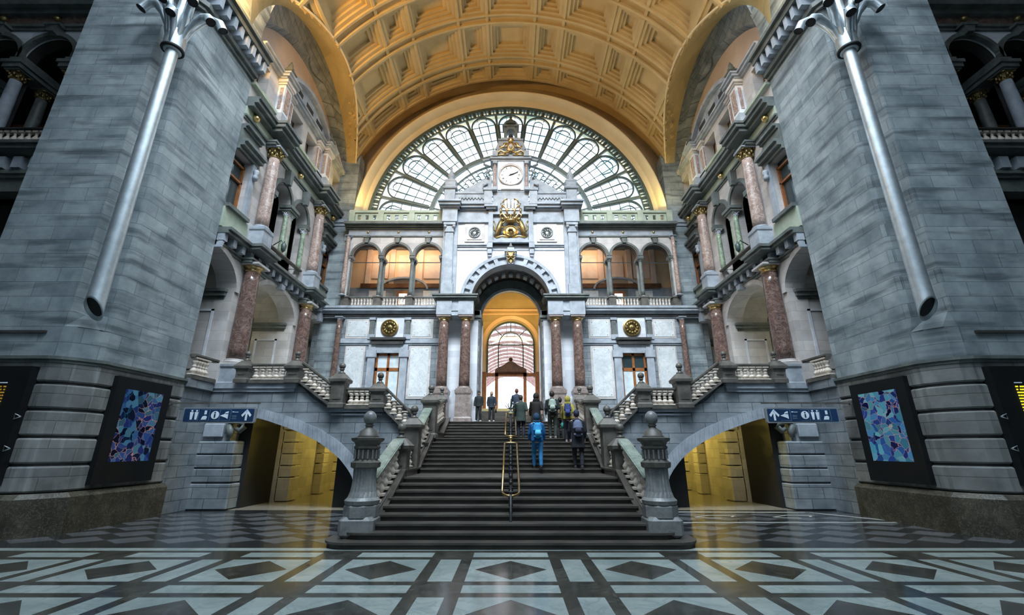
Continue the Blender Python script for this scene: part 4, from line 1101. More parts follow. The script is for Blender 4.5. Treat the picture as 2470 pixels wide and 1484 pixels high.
def pendentive():
    """yellow band between grey side arch and coffered vault + edge moulding"""
    s = SW(); n = 48
    t = thing('arch_soffit', 'plain yellow lit plaster band between the coffers and the %s stone arch' % s, 'soffit', (-10, 19.9, 20), 'yellow plaster bands')
    b = MB(); rings = []; P = []
    for k in range(n+1):
        a = R(4+172*k/n); c, q = math.cos(a), math.sin(a)
        y = 18.9+6.0*c if c > 0 else 18.9+6.2*c
        ph = -phi_e(y); p = (RV*math.sin(R(ph)), y, ZV+RV*math.cos(R(ph))); P.append(p)
        rings.append([p, ((p[0]-10.83)/2, (p[1]+19.5+5.62*c)/2, (p[2]+18.03+5.62*q)/2+.1), (-10.83, 19.5+5.62*c, 18.03+5.62*q)])
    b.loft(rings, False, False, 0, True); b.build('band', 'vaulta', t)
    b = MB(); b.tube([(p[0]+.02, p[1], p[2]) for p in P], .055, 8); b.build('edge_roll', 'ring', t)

def lunette():
    s0 = 25.4; RG = 9.25; Z0 = 15.7
    # plaster ring around the window: face + splayed soffit
    b = MB(); rings = []
    for k in range(65):
        a = PI*k/64; c, q = math.cos(a), math.sin(a)
        def P(r, y): return (r*c, y, Z0+r*q)
        rings.append([P(RG,25.5), P(9.45,25.0), P(9.50,25.02), P(9.53,24.95), P(9.66,24.40), P(9.70,24.36), P(9.76,24.33), P(9.84,24.40), P(9.9,26.0), P(12.0,26.0), P(12.0,26.4), P(RG,26.4)])
    b.loft(rings, True, True, 0, True)
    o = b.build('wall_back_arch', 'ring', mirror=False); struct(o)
    t = bpy.data.objects.new('window_1', None); COL.objects.link(t); t.location = (0, s0, Z0); struct(t)
    b = MB(); b.ring(0, Z0, RG-.14, RG-.14, RG+.1, RG+.1, s0-.12, s0+.12, n=72); b.ring(0, Z0, RG-.5, RG-.5, RG-.43, RG-.43, s0-.06, s0+.06, n=72); b.build('rim', 'iron', t, mirror=False)
    b = MB(); N = 104
    for k in range(N):
        a = PI*(k+.5)/N; c, q = math.cos(a), math.sin(a)
        if k % 8 in (3, 4): w = .012
        else: w = .006
        r0, r1 = RG-.44, RG-.14
        w = .10 if k % 2 else .035; tx, tz = -q*w, c*w
        vs = []
        for y in (s0-.04, s0+.04):
            vs += [(r0*c-tx, y, Z0+r0*q-tz), (r1*c-tx, y, Z0+r1*q-tz), (r1*c+tx, y, Z0+r1*q+tz), (r0*c+tx, y, Z0+r0*q+tz)]
        b.add(vs, [(0,1,2,3),(7,6,5,4),(0,4,5,1),(1,5,6,2),(2,6,7,3),(3,7,4,0)])
    b.build('border_blocks', 'iron', t, mirror=False)
    def bar(b, r0, r1, a, w, d=.08, w2=None):
        c, q = math.cos(a), math.sin(a); w2 = w2 or w; vs = []
        for y in (s0-d, s0+d):
            vs += [(r0*c+q*w, y, Z0+r0*q-c*w), (r1*c+q*w2, y, Z0+r1*q-c*w2), (r1*c-q*w2, y, Z0+r1*q+c*w2), (r0*c-q*w, y, Z0+r0*q+c*w)]
        b.add(vs, [(0,1,2,3),(7,6,5,4),(0,4,5,1),(1,5,6,2),(2,6,7,3),(3,7,4,0)])
    dA = PI/13
    for k in range(1, 13):
        b = MB(); bar(b, 5.3, RG-.45, k*dA, .04, .1, .085); bar(b, 0.9, 5.3, k*dA, .035, .06); b.build('mullion', 'ironl', t, mirror=False)
    b = MB(); b.ring(0, Z0, 5.16, 5.16, 5.42, 5.42, s0-.12, s0+.12, n=60); b.build('inner_arch', 'ironl', t, mirror=False)
    b = MB(); b.ring(0, Z0, 4.62, 4.62, 4.70, 4.70, s0-.08, s0+.08, n=60); b.ring(0, Z0, 3.5, 3.5, 3.54, 3.54, s0-.05, s0+.05, n=50); b.ring(0, Z0, 2.4, 2.4, 2.44, 2.44, s0-.05, s0+.05, n=40)
    b.build('inner_bars', 'iron', t, mirror=False)
    b = MB()
    for k in range(13):
        for f in (.33, .67):
            bar(b, 2.4, 4.62, (k+f)*dA, .014, .04)
        a = (k+.5)*dA; c, q = math.cos(a), math.sin(a)
        for (rr, tt, rad) in ((4.15, 0, .30), (4.15, .075, .18), (4.15, -.075, .18), (3.78, 0, .12)):
            cx, cz = rr*math.cos(a+tt), Z0+rr*math.sin(a+tt)
            b.ring(cx, cz, rad-.025, rad-.025, rad, rad, s0-.04, s0+.04, t0=0, t1=2*PI, n=14)
    b.build('inner_tracery', 'iron', t, mirror=False)
    for k in range(13):
        a = (k+.5)*dA; hw = dA/2; b = MB(); rc = 7.85
        w = rc*math.tan(hw)-.13
        ct, st = math.cos(a), math.sin(a)
        def T(u, v): return (v*ct-u*st, Z0+v*st+u*ct)      # u across, v outward
        def poly(pts, wd, d=.07):
            rings = []
            for i, (u, v) in enumerate(pts):
                p0 = Vector(pts[max(i-1, 0)]); p1 = Vector(pts[min(i+1, len(pts)-1)]); dd = (p1-p0).normalized(); nn = Vector((-dd.y, dd.x))*wd
                x0, z0 = T(u-nn.x, v-nn.y); x1, z1 = T(u+nn.x, v+nn.y)
                rings.append([(x0,s0-d,z0),(x1,s0-d,z1),(x1,s0+d,z1),(x0,s0+d,z0)])
            b.loft(rings, True, True)
        arch = [(-w*.72, 5.5), (-w*.86, 6.8)]+[(-w*math.cos(PI*j/16), rc+w*math.sin(PI*j/16)*.95) for j in range(17)]+[(w*.86, 6.8), (w*.72, 5.5)]
        poly(arch, .05)
        w3 = w*.62
        if k % 2 == 0: poly([(-w3*.7, 7.2)]+[(-w3*math.cos(PI*j/12), 7.75+w3*math.sin(PI*j/12)) for j in range(13)]+[(w3*.7, 7.2)], .02, .04)
        else: poly([(-w3*.45, 5.7+.0), (-w3*.62, 7.75)]+[(-w3*.62*math.cos(PI*j/12), 8.0+w3*.62*math.sin(PI*j/12)) for j in range(13)]+[(w3*.62, 7.75), (w3*.45, 5.7)], .02, .04)
        for v in (5.95, 6.6, 7.25, 7.9):
            ww = v*math.tan(hw)-.16 if v < 7 else w*.98
            poly([(-ww, v), (ww, v)], .016, .03)
        for u in (-.3, .3): poly([(u*.8, 5.45), (u, 8.5)], .016, .03)
        poly([(0, 8.7), (0, 8.95)], .02, .04)
        b.build('petal_frame', 'iron', t, mirror=False)
    b = MB(); pts = [(9.2*math.cos(PI*k/48), Z0+9.2*math.sin(PI*k/48)) for k in range(49)]
    b.prism(pts, s0-.01, s0+.01, 'x'); b.build('glass', 'lglass', t, mirror=False)
# ================================================================== BACK WALL
YG = 24.5
def back_side():
    s = SW(); XA, XB = -9.98, -4.05
    # ground storey wall with the door opening
    b = MB()
    b.box(XA, -7.62, YG, YG+.5, 3.3, 9.3); b.box(-6.2, XB, YG, YG+.5, 3.3, 9.3); b.box(-7.62, -6.2, YG, YG+.5, 7.15, 9.3)
    b.box(XA, XB, YG, YG+.5, 2.0, 3.3); b.box(-11.5, XA, YG+.3, YG+.6, 0, 9.3)
    # gallery storey arcade
    arcs = [(-8.79,.80,13.15,.78), (-6.91,.80,13.15,.78), (-5.03,.80,13.15,.78)]
    b.archwall(XA, XB, 9.86, 14.35, [(c, h, z, r) for c, h, z, r in arcs], YG, YG+.42, 'x', 1, 22) if False else None
    pts = []
    for c, h, zs, r in arcs: b.over([(c-h*math.cos(PI*k/22), zs+r*math.sin(PI*k/22)) for k in range(23)], 14.35, YG, YG+.08, 'x', 1); b.over([(c-h*math.cos(PI*k/22), zs+r*math.sin(PI*k/22)) for k in range(23)], 14.35, YG+.08, YG+.42, 'x', 3)  # rear part of each arch is black: soffit shade as colour
    for a, c in ((XA,-9.59), (-7.99,-7.71), (-6.11,-5.83), (-4.23,XB)): b.box(a, c, YG, YG+.42, 13.15, 14.35, 1)
    for a, c in ((XA,-9.70), (-4.16,XB)): b.box(a, c, YG, YG+.42, 9.86, 13.15, 1)
    b.box(XA, XB, YG, YG+.42, 14.35, 15.1, 1)
    b.box(XA, XB, YG+.42, 29, 9.2, 9.86, 0); b.box(-11.1, XB, YG+.42, 28.4, 15.0, 15.2, 2)
    b.box(-11.2, -11.0, YG+.6, 28.4, 9.3, 15.1, 2)
    o = b.build('wall_back_%s' % s, ['grey', 'cream', 'dark', 'black']); struct(o)
    # gallery room
    b = MB(); b.box(-11.2, XB+.3, 27.6, 27.8, 9.8, 12.25, 0); b.box(-11.2, XB+.3, 27.62, 27.8, 12.25, 15.2, 1)
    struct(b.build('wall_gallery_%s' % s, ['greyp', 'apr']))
    t = thing('gallery_frieze', 'apricot lit panelled frieze at the back of the %s upper gallery' % s, 'frieze', (-7, 27.55, 12.3), 'gallery friezes')
    b = MB(); b.box(-10.0, XB, 27.45, 27.62, 12.2, 12.5); b.build('ledge', 'wooddark', t)
    b = MB()
    for x in (-9.6, -8.0, -6.1, -4.5): b.box(x-.16, x+.16, 27.5, 27.62, 12.5, 15.0)
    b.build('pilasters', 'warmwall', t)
    b = MB()
    for x in (-8.8, -7.05, -5.3): b.box(x-.55, x+.55, 27.55, 27.62, 12.9, 14.6)
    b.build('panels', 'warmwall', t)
    b = MB(); b.ring(-7.1, 12.1, 1.5, .75, 1.62, .87, 27.4, 27.6); b.build('round_pediment', 'greyp', t)
    b = MB()
    for x in (-8.85, -5.25): b.box(x-.55, x+.55, 27.5, 27.6, 10.2, 12.0)
    b.build('marble_panels', 'marble', t)
    t = thing('panelled_timber_doorway', 'brown wooden door with bright pane at the back of the %s upper gallery' % s, 'door', (-7.1, 27.5, 9.86), 'gallery doors')
    b = MB(); b.box(-7.75, -6.45, 27.42, 27.6, 9.86, 12.1); b.build('surround', 'dark', t)
    b = MB(); b.box(-7.55, -6.65, 27.38, 27.5, 9.86, 11.95); b.build('leaf', 'wood', t)
    b = MB(); b.box(-7.36, -6.84, 27.36, 27.4, 11.0, 11.75); b.build('pane', M['lit'], t)
    t = thing('roof_tie', 'thin pale tie bar across the arches of the %s upper gallery' % s, 'tie bar', (-7, 26.2, 13.3), 'gallery tie bars')
    b = MB(); b.box(-10.9, XB, 26.0, 26.04, 13.35, 13.39); b.build('bar', 'greyp', t)
    l = bpy.data.lights.new('gallery_light', 'AREA'); l.energy = 75 if SG < 0 else 30; l.color = (1, .70, .46); l.size = .5; l.shape = 'RECTANGLE'; l.size_y = 4.5
    o = link('gallery_light', l, None, (mx(-7.0 if SG < 0 else -5.2), 26.3, 14.6)); o.rotation_euler = (R(38), 0, R(0)); o.rotation_euler = Vector((0, .75, -.66)).to_track_quat('-Z', 'Y').to_euler(); 
    l.size = 4.5 if SG < 0 else 1.2; l.size_y = .4
    # arcade mouldings, keystones
    for k, (c, h, zs, r) in enumerate(arcs):
        w = ('outermost', 'middle', 'innermost')[k]
        t = thing('round_arch', 'dark round arch moulding, %s of the three in the %s upper gallery' % (w, s), 'arch', (c, YG, zs), 'gallery arch mouldings')
        b = MB(); b.ring(c, zs, h, r, h+.09, r+.09, YG-.10, YG+.05, n=24); b.ring(c, zs, h+.09, r+.09, h+.15, r+.15, YG-.06, YG+.05, n=24); b.build('archivolt', 'dark', t)
        b = MB(); b.prism([(c-.10, zs+r+.03), (c+.10, zs+r+.03), (c+.16, 14.42), (c-.16, 14.42)], YG-.2, YG, 'x'); b.box(c-.2, c+.2, YG-.24, YG, 14.3, 14.42); b.build('keystone', 'dark', t)
    for k, x in enumerate((-9.72, -7.85, -5.97, -4.16)):
        w = ('outermost', 'second', 'third', 'innermost')[k]
        make_column('gallery_column', 'slim dark gallery column, %s of four in the %s upper arcade' % (w, s), x, YG+.12, 10.55, 13.0, .115, mats=('dark', 'dark', 'greyp'), cap='corinthian', group='gallery columns', n=14)
        if k in (1, 2):
            make_column('gallery_column', 'rear gallery column behind the %s dark column of the %s upper arcade' % (w, s), x+.02, YG+.62, 10.55, 13.0, .115, mats=('dark', 'dark', 'greyp'), cap='corinthian', group='rear gallery columns', n=12)
        t = thing('impost', 'stone impost block on the %s %s gallery column' % (w, s), 'impost', (x, YG, 13.0), 'gallery imposts')
        b = MB(); b.box(x-.17, x+.17, YG-.06, YG+.8 if k in (1, 2) else YG+.4, 13.0, 13.17); b.build('block', 'dark', t)
    # gallery balustrade bays with pedestals
    xs = (-9.72, -7.85, -5.97, -4.16)
    for k in range(3):
        w = ('outer', 'middle', 'inner')[k]
        balustrade('balustrade', 'small cream balustrade in the %s bay of the %s upper gallery' % (w, s), (xs[k]+.22, YG+.1, 9.86), (xs[k+1]-.22, YG+.1, 9.86), .68, 7, 'gallery balustrades', wr=.22, hp=.08, hr=.09, r=.07, matr='dark')
    for k, x in enumerate(xs):
        t = thing('gallery_pedestal', 'pinkish pedestal block under the %s %s gallery column' % (('outermost', 'second', 'third', 'innermost')[k], s), 'pedestal', (x, YG, 9.86), 'gallery pedestals')
        b = MB(); b.box(x-.21, x+.21, YG-.1, YG+.32, 9.86, 10.5); b.box(x-.25, x+.25, YG-.14, YG+.36, 10.45, 10.55); b.build('block', 'rose' if False else 'rail', t)
    # gallery cornice, frieze, parapet
    t = thing('gallery_cornice', 'blue grey ledge moulding below the %s upper gallery' % s, 'cornice', (-7, YG, 9.3), 'gallery ledges')
    b = MB(); cornice(b, XA-.9, XB, YG, -1, [(9.22,9.32,.05),(9.32,9.44,.10),(9.44,9.58,.2),(9.58,9.72,.36),(9.72,9.86,.42)], 'x', 0); b.build('moulding', 'greyp', t)
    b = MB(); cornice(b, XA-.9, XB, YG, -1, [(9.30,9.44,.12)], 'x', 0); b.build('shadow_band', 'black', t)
    t = thing('roof_cornice', 'dark cornice with gold bosses above the %s gallery arches' % s, 'cornice', (-7, YG, 14.4), 'roof cornices')
    b = MB(); cornice(b, XA-.2, XB, YG, -1, [(14.42,14.50,.06),(14.9,15.0,.14),(15.0,15.1,.3),(15.1,15.26,.5)], 'x', 0); b.build('moulding', 'dark', t)
    b = MB(); b.box(XA, XB, YG-.05, YG, 14.5, 14.9); b.build('frieze', 'greyp', t)
    b = MB()
    for c, *_ in arcs: b.ball(c, YG-.07, 14.72, .075, 10, 8)
    b.build('gold_boss', 'gold', t)
    t = thing('roof_parapet', 'grey green pierced parapet in front of the %s side of the great window' % s, 'parapet', (-7, YG, 15.26), 'roof parapets')
    b = MB(); b.box(XA, XB, YG-.3, YG-.1, 15.26, 15.34); b.box(XA, XB, YG-.36, YG-.04, 15.92, 16.08); b.build('rails', 'sage', t)
    for k, x in enumerate((-9.78, -8.0, -6.1, -4.25)):
        b = MB(); b.box(x-.17, x+.17, YG-.38, YG-.06, 15.26, 16.10); b.build('pier', 'sage', t)
    b = MB()
    for a, c in ((-9.6,-8.17), (-7.83,-6.27), (-5.93,-4.42)):
        n = 3; w = (c-a)/n
        for i in range(n):
            x0 = a+w*i; b.box(x0, x0+w*.28, YG-.28, YG-.14, 15.34, 15.92); b.box(x0+w*.72, x0+w, YG-.28, YG-.14, 15.34, 15.92)
            b.box(x0+w*.28, x0+w*.72, YG-.28, YG-.14, 15.34, 15.46); b.box(x0+w*.28, x0+w*.72, YG-.28, YG-.14, 15.78, 15.92)
    b.build('pierced_slab', 'sage', t)
    # ground storey dressing -------------------------------------------------
    def panel(lab, x0, x1, z0, z1, fr=.10):
        t = thing('marble_wall_slab', lab, 'panel', ((x0+x1)/2, YG, z0), 'veined marble wall panels')
        b = MB(); b.box(x0, x1, YG-.05, YG+.02, z0, z1); b.build('frame', 'cream', t)
        b = MB(); b.box(x0+fr, x1-fr, YG-.07, YG, z0+fr, z1-fr); b.build('inset', 'marble', t)
        b = MB()
        for x in (x0+fr+.1, x1-fr-.1):
            for z in (z0+fr+.1, z1-fr-.1): b.ball(x, YG-.07, z, .025, 6, 5)
        b.build('pins', 'golddark', t)
    panel('square white marble panel, upper outer on the %s wall' % s, -9.45, -8.12, 8.0, 9.14)
    panel('square white marble panel, upper inner on the %s wall beside the paired columns' % s, -5.72, -4.45, 8.0, 9.14)
    panel('tall white marble panel left of the door frame, %s wall' % s if SG < 0 else 'tall white marble panel right of the door frame, right wall', -9.35, -8.22, 4.6, 7.55, .08)
    panel('tall white marble panel between the door and the paired columns, %s wall' % s, -5.75, -4.50, 4.6, 7.55, .12)
    t = thing('string_course', 'grey string course across the %s ground storey' % s, 'moulding', (-7, YG, 7.7), 'string courses')
    b = MB(); cornice(b, XA, XB, YG, -1, [(7.62,7.72,.05),(7.72,7.86,.12)], 'x', 0); b.box(XA, XB, YG-.04, YG, 7.86, 8.0); b.build('moulding', 'greyp', t)
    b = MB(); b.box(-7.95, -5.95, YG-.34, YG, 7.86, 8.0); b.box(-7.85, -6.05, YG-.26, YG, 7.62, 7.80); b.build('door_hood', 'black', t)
    for k, x in enumerate((-7.95, -5.92)):
        t = thing('dark_pilaster', 'short dark green pilaster %s of the gilded disc, %s wall' % (('on the outer side', 'on the inner side')[k], s), 'pilaster', (x, YG, 8), 'dark pilasters by the discs')
        b = MB(); b.box(x-.13, x+.13, YG-.1, YG, 8.2, 9.1); b.build('shaft', 'dark', t)
        b = MB(); b.box(x-.2, x+.2, YG-.12, YG, 7.95, 8.22); b.box(x-.18, x+.18, YG-.14, YG, 9.08, 9.22); b.build('blocks', 'greyp', t)
    t = thing('gilded_disc', 'dull gilded round boss in a pale square frame, %s wall' % s, 'medallion', (-6.93, YG, 8.6), 'gilded discs')
    b = MB(); b.box(-7.72, -6.14, YG-.06, YG, 8.02, 9.2); b.build('plate', 'white', t)
    b = MB()
    for r_, z in ((.48,0),): pass
    rings = []
    for r_, d in ((.50,.0),(.50,.10),(.44,.13),(.38,.07),(.30,.10),(.22,.06),(.14,.16),(.05,.2),(.001,.2)):
        rings.append([(-6.93+r_*math.cos(2*PI*k/28), YG-.06-d, 8.61+r_*math.sin(2*PI*k/28)) for k in range(28)])
    b.loft(rings, True, True, 0, False); b.build('boss', 'golddark', t)
    b = MB()
    for k in range(12):
        a = 2*PI*k/12; b.ball(-6.93+.30*math.cos(a), YG-.17, 8.61+.30*math.sin(a), .085, 6, 5)
    b.ball(-6.93, YG-.26, 8.61, .09, 10, 8); b.build('rosette', 'golddark', t)
    # door with stone surround
    t = thing('wooden_door', 'brown wooden glazed double door with pale panes in the %s wall' % s, 'door', (-6.92, YG, 3.3), 'side doors of the back wall')
    b = MB(); b.box(-8.02, -7.62, YG-.14, YG+.1, 3.3, 7.62); b.box(-6.2, -5.8, YG-.14, YG+.1, 3.3, 7.62); b.box(-7.62, -6.2, YG-.10, YG+.1, 7.15, 7.62); b.box(-8.1, -7.55, YG-.2, YG, 6.9, 7.3); b.box(-6.27, -5.72, YG-.2, YG, 6.9, 7.3); b.build('surround', 'greyp', t)
    b = MB()
    for x0, x1 in ((-7.62,-7.50), (-6.98,-6.84), (-6.32,-6.2)): b.box(x0, x1, YG+.12, YG+.2, 3.3, 7.15)
    for z0, z1 in ((6.16,6.34), (7.03,7.15), (3.3,4.2)): b.box(-7.62, -6.2, YG+.12, YG+.2, z0, z1)
    b.build('frame', 'wood', t)
    for k, (x0, x1) in enumerate(((-7.50,-6.98), (-6.84,-6.32))):
        b = MB(); b.box(x0, x1, YG+.15, YG+.17, 6.34, 7.03); b.build('upper_pane', 'frost' if SG < 0 or k < 0 else 'darkpane', t)
        b = MB(); b.box(x0, x1, YG+.15, YG+.17, 4.2, 6.16); b.build('lower_pane', 'frost', t)
    # outer pilaster with red marble
    make_column('slender_column', 'tall slender red marble column in the %s corner of the back wall' % s, -9.78, YG-.25, 3.8, 9.2, .17, mats=('red', 'greyp', 'greyp'), group='slender corner columns', n=16)
    make_column('slender_column', 'slim pink marble column at the outer end of the %s upper gallery' % s, -9.88, YG-.18, 10.55, 14.4, .13, mats=('rose', 'greyp', 'greyp'), group='slender corner columns', n=16)

YC = 24.0
def centre_half():
    """one half of the projecting centrepiece"""
    s = SW()
    b = MB()
    b.box(-4.05, -3.2, YC, YC+.9, 10.0, 15.2)
    # white wall above the portal arch
    n = 24; pts = [(-2.3*math.cos(PI/2*k/n), 10.0+2.3*math.sin(PI/2*k/n)) for k in range(n+1)]
    b.over(pts, 16.0, YC+.05, YC+.6, 'x', 1); b.box(-3.2, -2.3, YC+.05, YC+.6, 10.0, 16.0, 1)
    b.box(-4.0, -1.85, YC+.1, YC+.9, 3.29, 8.95, 1)
    struct(b.build('wall_portal_%s' % s, ['greyp', 'white']))
    # paired red columns
    for k, x in enumerate((-3.66, -2.46)):
        make_column('marble_column', 'tall red brown marble column %s of the portal, %s pair' % (('on the outer side', 'nearest the doorway')[k], s), x, 23.35, 3.29, 8.95, .29, ped=(1.62, .40, 'pedrose'), mats=('red', 'brass', 'pedrose'), group='red portal columns')
    # white strip between the columns
    t = thing('entablature', 'projecting grey entablature block over the %s pair of portal columns' % s, 'entablature', (-3.05, 23.4, 8.95), 'portal entablatures')
    b = MB(); b.box(-4.05, -2.07, 23.05, 24.1, 8.95, 9.85); cornice(b, -4.05, -2.07, 23.05, -1, [(9.2,9.28,.04)], 'x', 1); b.build('frieze', 'greyp', t)
    b = MB()
    for z0, z1, p in ((9.82,9.92,.10),(9.92,10.04,.22),(10.04,10.12,.28)): b.box(-4.05-p, -2.07+p, 23.05-p, 24.1, z0, z1)
    b.build('cornice', 'dark', t)
    b = MB()
    for x in (-3.66, -2.46): b.box(x-.42, x+.42, 23.0, 23.1, 9.0, 9.78)
    b.build('blocks', 'greyp', t)
    # dark jamb pilaster and thin white edge of the opening
    t = thing('porch_jamb', 'dark grey pilaster with pale edge at the %s side of the doorway' % s, 'pilaster', (-1.95, 24.6, 3.29), 'porch jambs')
    b = MB(); b.box(-2.15, -1.78, 24.3, 26.4, 3.29, 9.6); b.build('shaft', 'grey', t)
    b = MB(); b.box(-1.80, -1.72, 26.3, 26.5, 3.29, 9.7); b.box(-2.2, -2.1, 24.15, 24.3, 3.29, 8.9); b.build('pale_edge', 'white', t)
    b = MB(); cornice(b, -2.15, -1.75, 24.3, -1, [(9.0,9.15,.06),(9.15,9.3,.14)], 'x', 1); b.box(-2.2, -1.72, 24.3, 26.4, 9.3, 9.62); b.build('cap', 'dark', t)
    # tall upper pilaster
    t = thing('grey_pilaster', 'tall pale grey pilaster flanking the white wall above the arch, %s' % s, 'pilaster', (-3.68, YC, 10.12), 'upper portal pilasters')
    b = MB(); b.box(-4.05, -3.2, YC-.12, YC, 10.12, 15.1); b.box(-4.0, -3.32, YC-.35, YC, 10.12, 11.05); b.build('backing', 'greyp', t)
    b = MB(); b.prism([(-3.95,11.05),(-3.40,11.05),(-3.43,14.35),(-3.90,14.35)], YC-.30, YC-.1, 'x'); b.build('shaft', 'rose' if False else 'greyp', t)
    b = MB(); b.box(-3.96, -3.38, YC-.36, YC-.1, 14.35, 14.42); b.box(-3.92, -3.42, YC-.33, YC-.1, 14.42, 14.8); b.box(-4.02, -3.32, YC-.42, YC-.1, 14.8, 14.95)
    for x in (-3.93, -3.41): b.ball(x, YC-.34, 14.7, .11, 8, 6)
    b.build('capital', 'greyp', t)
    # medallion square
    t = thing('carved_medallion', 'square pale panel with carved round monogram %s of the gilded arms' % s, 'medallion', (-2.16, YC, 14.4), 'carved medallions')
    b = MB(); b.box(-2.78, -1.58, YC-.03, YC+.06, 13.85, 15.02); b.build('frame', 'cream', t)
    b = MB(); b.box(-2.62, -1.74, YC-.07, YC, 13.98, 14.88); b.build('plate', 'white', t)
    b = MB()
    b.ring(-2.18, 14.43, .30, .30, .36, .36, YC-.13, YC-.05, t0=0, t1=2*PI, n=24)
    rn = random.Random(5)
    for k in range(10):
        a = 2*PI*k/10; b.tube([(-2.18+.10*math.cos(a),YC-.1,14.43+.10*math.sin(a)), (-2.18+.2*math.cos(a+.35),YC-.11,14.43+.2*math.sin(a+.35)), (-2.18+.27*math.cos(a-.1),YC-.1,14.43+.27*math.sin(a-.1))], [.028,.035,.02], 6)
    b.build('carving', 'dark', t)
    # entablature of the centrepiece
    t = thing('main_cornice', 'grey cornice of the centrepiece below the clock stage, %s half' % s, 'cornice', (-2.6, YC, 15.1), 'centrepiece cornices')
    b = MB()
    b.box(-4.1, -1.15, YC-.1, YC+.8, 15.12, 15.9)
    b.box(-4.12, -3.22, YC-.45, YC, 15.0, 15.9)
    for z0, z1, p in ((15.9,16.0,.12),(16.0,16.15,.3),(16.15,16.27,.42)): b.box(-4.15-p*.4, -1.1, YC-.1-p, YC+.8, z0, z1); b.box(-4.2-p*.4, -3.15+p*.4, YC-.45-p, YC, z0, z1)
    b.build('moulding', 'greyp', t)
    t = thing('thin_moulding', 'fine grey moulding line under the medallion, %s half' % s, 'moulding', (-2.2, YC, 13.4), 'thin mouldings')
    b = MB(); cornice(b, -3.2, -0.0, YC+.05, -1, [(13.30,13.36,.04),(13.52,13.6,.08),(13.6,13.66,.14)], 'x', 0); b.build('moulding', 'greyp', t)
    t = thing('console', 'small grey scroll console under the %s corner of the arms frame' % s, 'console', (-1.3, YC, 12.9), 'arms consoles')
    b = MB(); b.box(-1.42, -1.08, YC-.3, YC, 13.35, 13.7); b.box(-1.38, -1.12, YC-.22, YC, 13.0, 13.35); b.box(-1.35, -1.15, YC-.14, YC, 12.85, 13.0); b.build('block', 'greyp', t)
    # attic stage with frieze and urns
    t = thing('attic_stage', 'grey attic wall with carved frieze beside the clock, %s' % s, 'attic', (-2.5, YC, 16.27), 'attic stages')
    b = MB(); b.box(-4.05, -1.2, YC, YC+.7, 16.27, 17.15); b.box(-4.1, -1.2, YC-.06, YC+.7, 17.15, 17.28); b.build('wall', 'greyp', t)
    b = MB(); b.box(-3.3, -1.55, YC-.03, YC, 16.55, 17.0); b.build('frieze_panel', 'greyp', t)
    b = MB()
    for i in range(8): b.tube([(-3.2+.2*i,YC-.05,16.85), (-3.1+.2*i,YC-.06,16.7), (-3.0+.2*i,YC-.05,16.85)], .025, 5)
    b.build('garland', 'dark', t)
    b = MB(); b.box(-1.65, -1.15, YC-.18, YC, 16.27, 17.35); b.box(-1.7, -1.1, YC-.24, YC, 17.3, 17.45); b.build('pedestal', 'greyp', t)
    t = thing('stone_urn', 'pointed stone finial on a pedestal at the %s end of the attic' % s, 'finial', (-3.75, YC, 16.27), 'attic finials')
    b = MB(); b.box(-4.1, -3.45, YC-.2, YC+.5, 16.27, 17.4); b.sq([(.42,0),(.46,.08),(.40,.16)], -3.77, YC+.12, 17.4); b.build('pedestal', 'greyp', t)
    b = MB(); b.sq([(.30,.16),(.33,.5),(.37,.6),(.30,.7),(.2,.78)], -3.77, YC+.12, 17.4); b.build('block', 'greyp', t)
    b = MB(); b.lathe([(.2,.78),(.12,.85),(.2,1.0),(.22,1.15),(.12,1.35),(.05,1.6),(.07,1.66),(.01,1.85)], -3.77, YC+.12, 12, 17.4); b.build('spire', 'greyp', t)
    # volute buttress beside the clock tower
    t = thing('volute', 'curved stone volute leaning on the %s side of the clock tower' % s, 'volute', (-1.9, YC+.2, 17.28), 'clock tower volutes')
    b = MB(); n = 12
    pts = [(-1.2,17.28),(-3.1,17.28)]+[(-3.1+1.9*(1-math.cos(PI/2*k/n)), 17.35+1.15*math.sin(PI/2*k/n)**1.0*(k/n)) for k in range(n+1)]
    b.prism(pts, YC+.1, YC+.4, 'x'); b.build('body', 'greyp', t)
    b = MB(); b.tube([(-1.45,YC,17.9),(-1.7,YC,17.8),(-1.72,YC,17.55),(-1.5,YC,17.5),(-1.42,YC,17.66)], [.07,.08,.07,.06,.05], 8); b.tube([(-1.3,YC,18.9),(-1.55,YC,18.7),(-1.5,YC,18.4),(-1.35,YC,18.3)], [.08,.1,.07,.05], 8)
    b.tube([(-1.3,YC,19.7),(-1.75,YC,19.6),(-1.7,YC,19.3),(-1.4,YC,19.2)], [.07,.1,.08,.05], 8); b.build('scrolls', 'greyp', t)

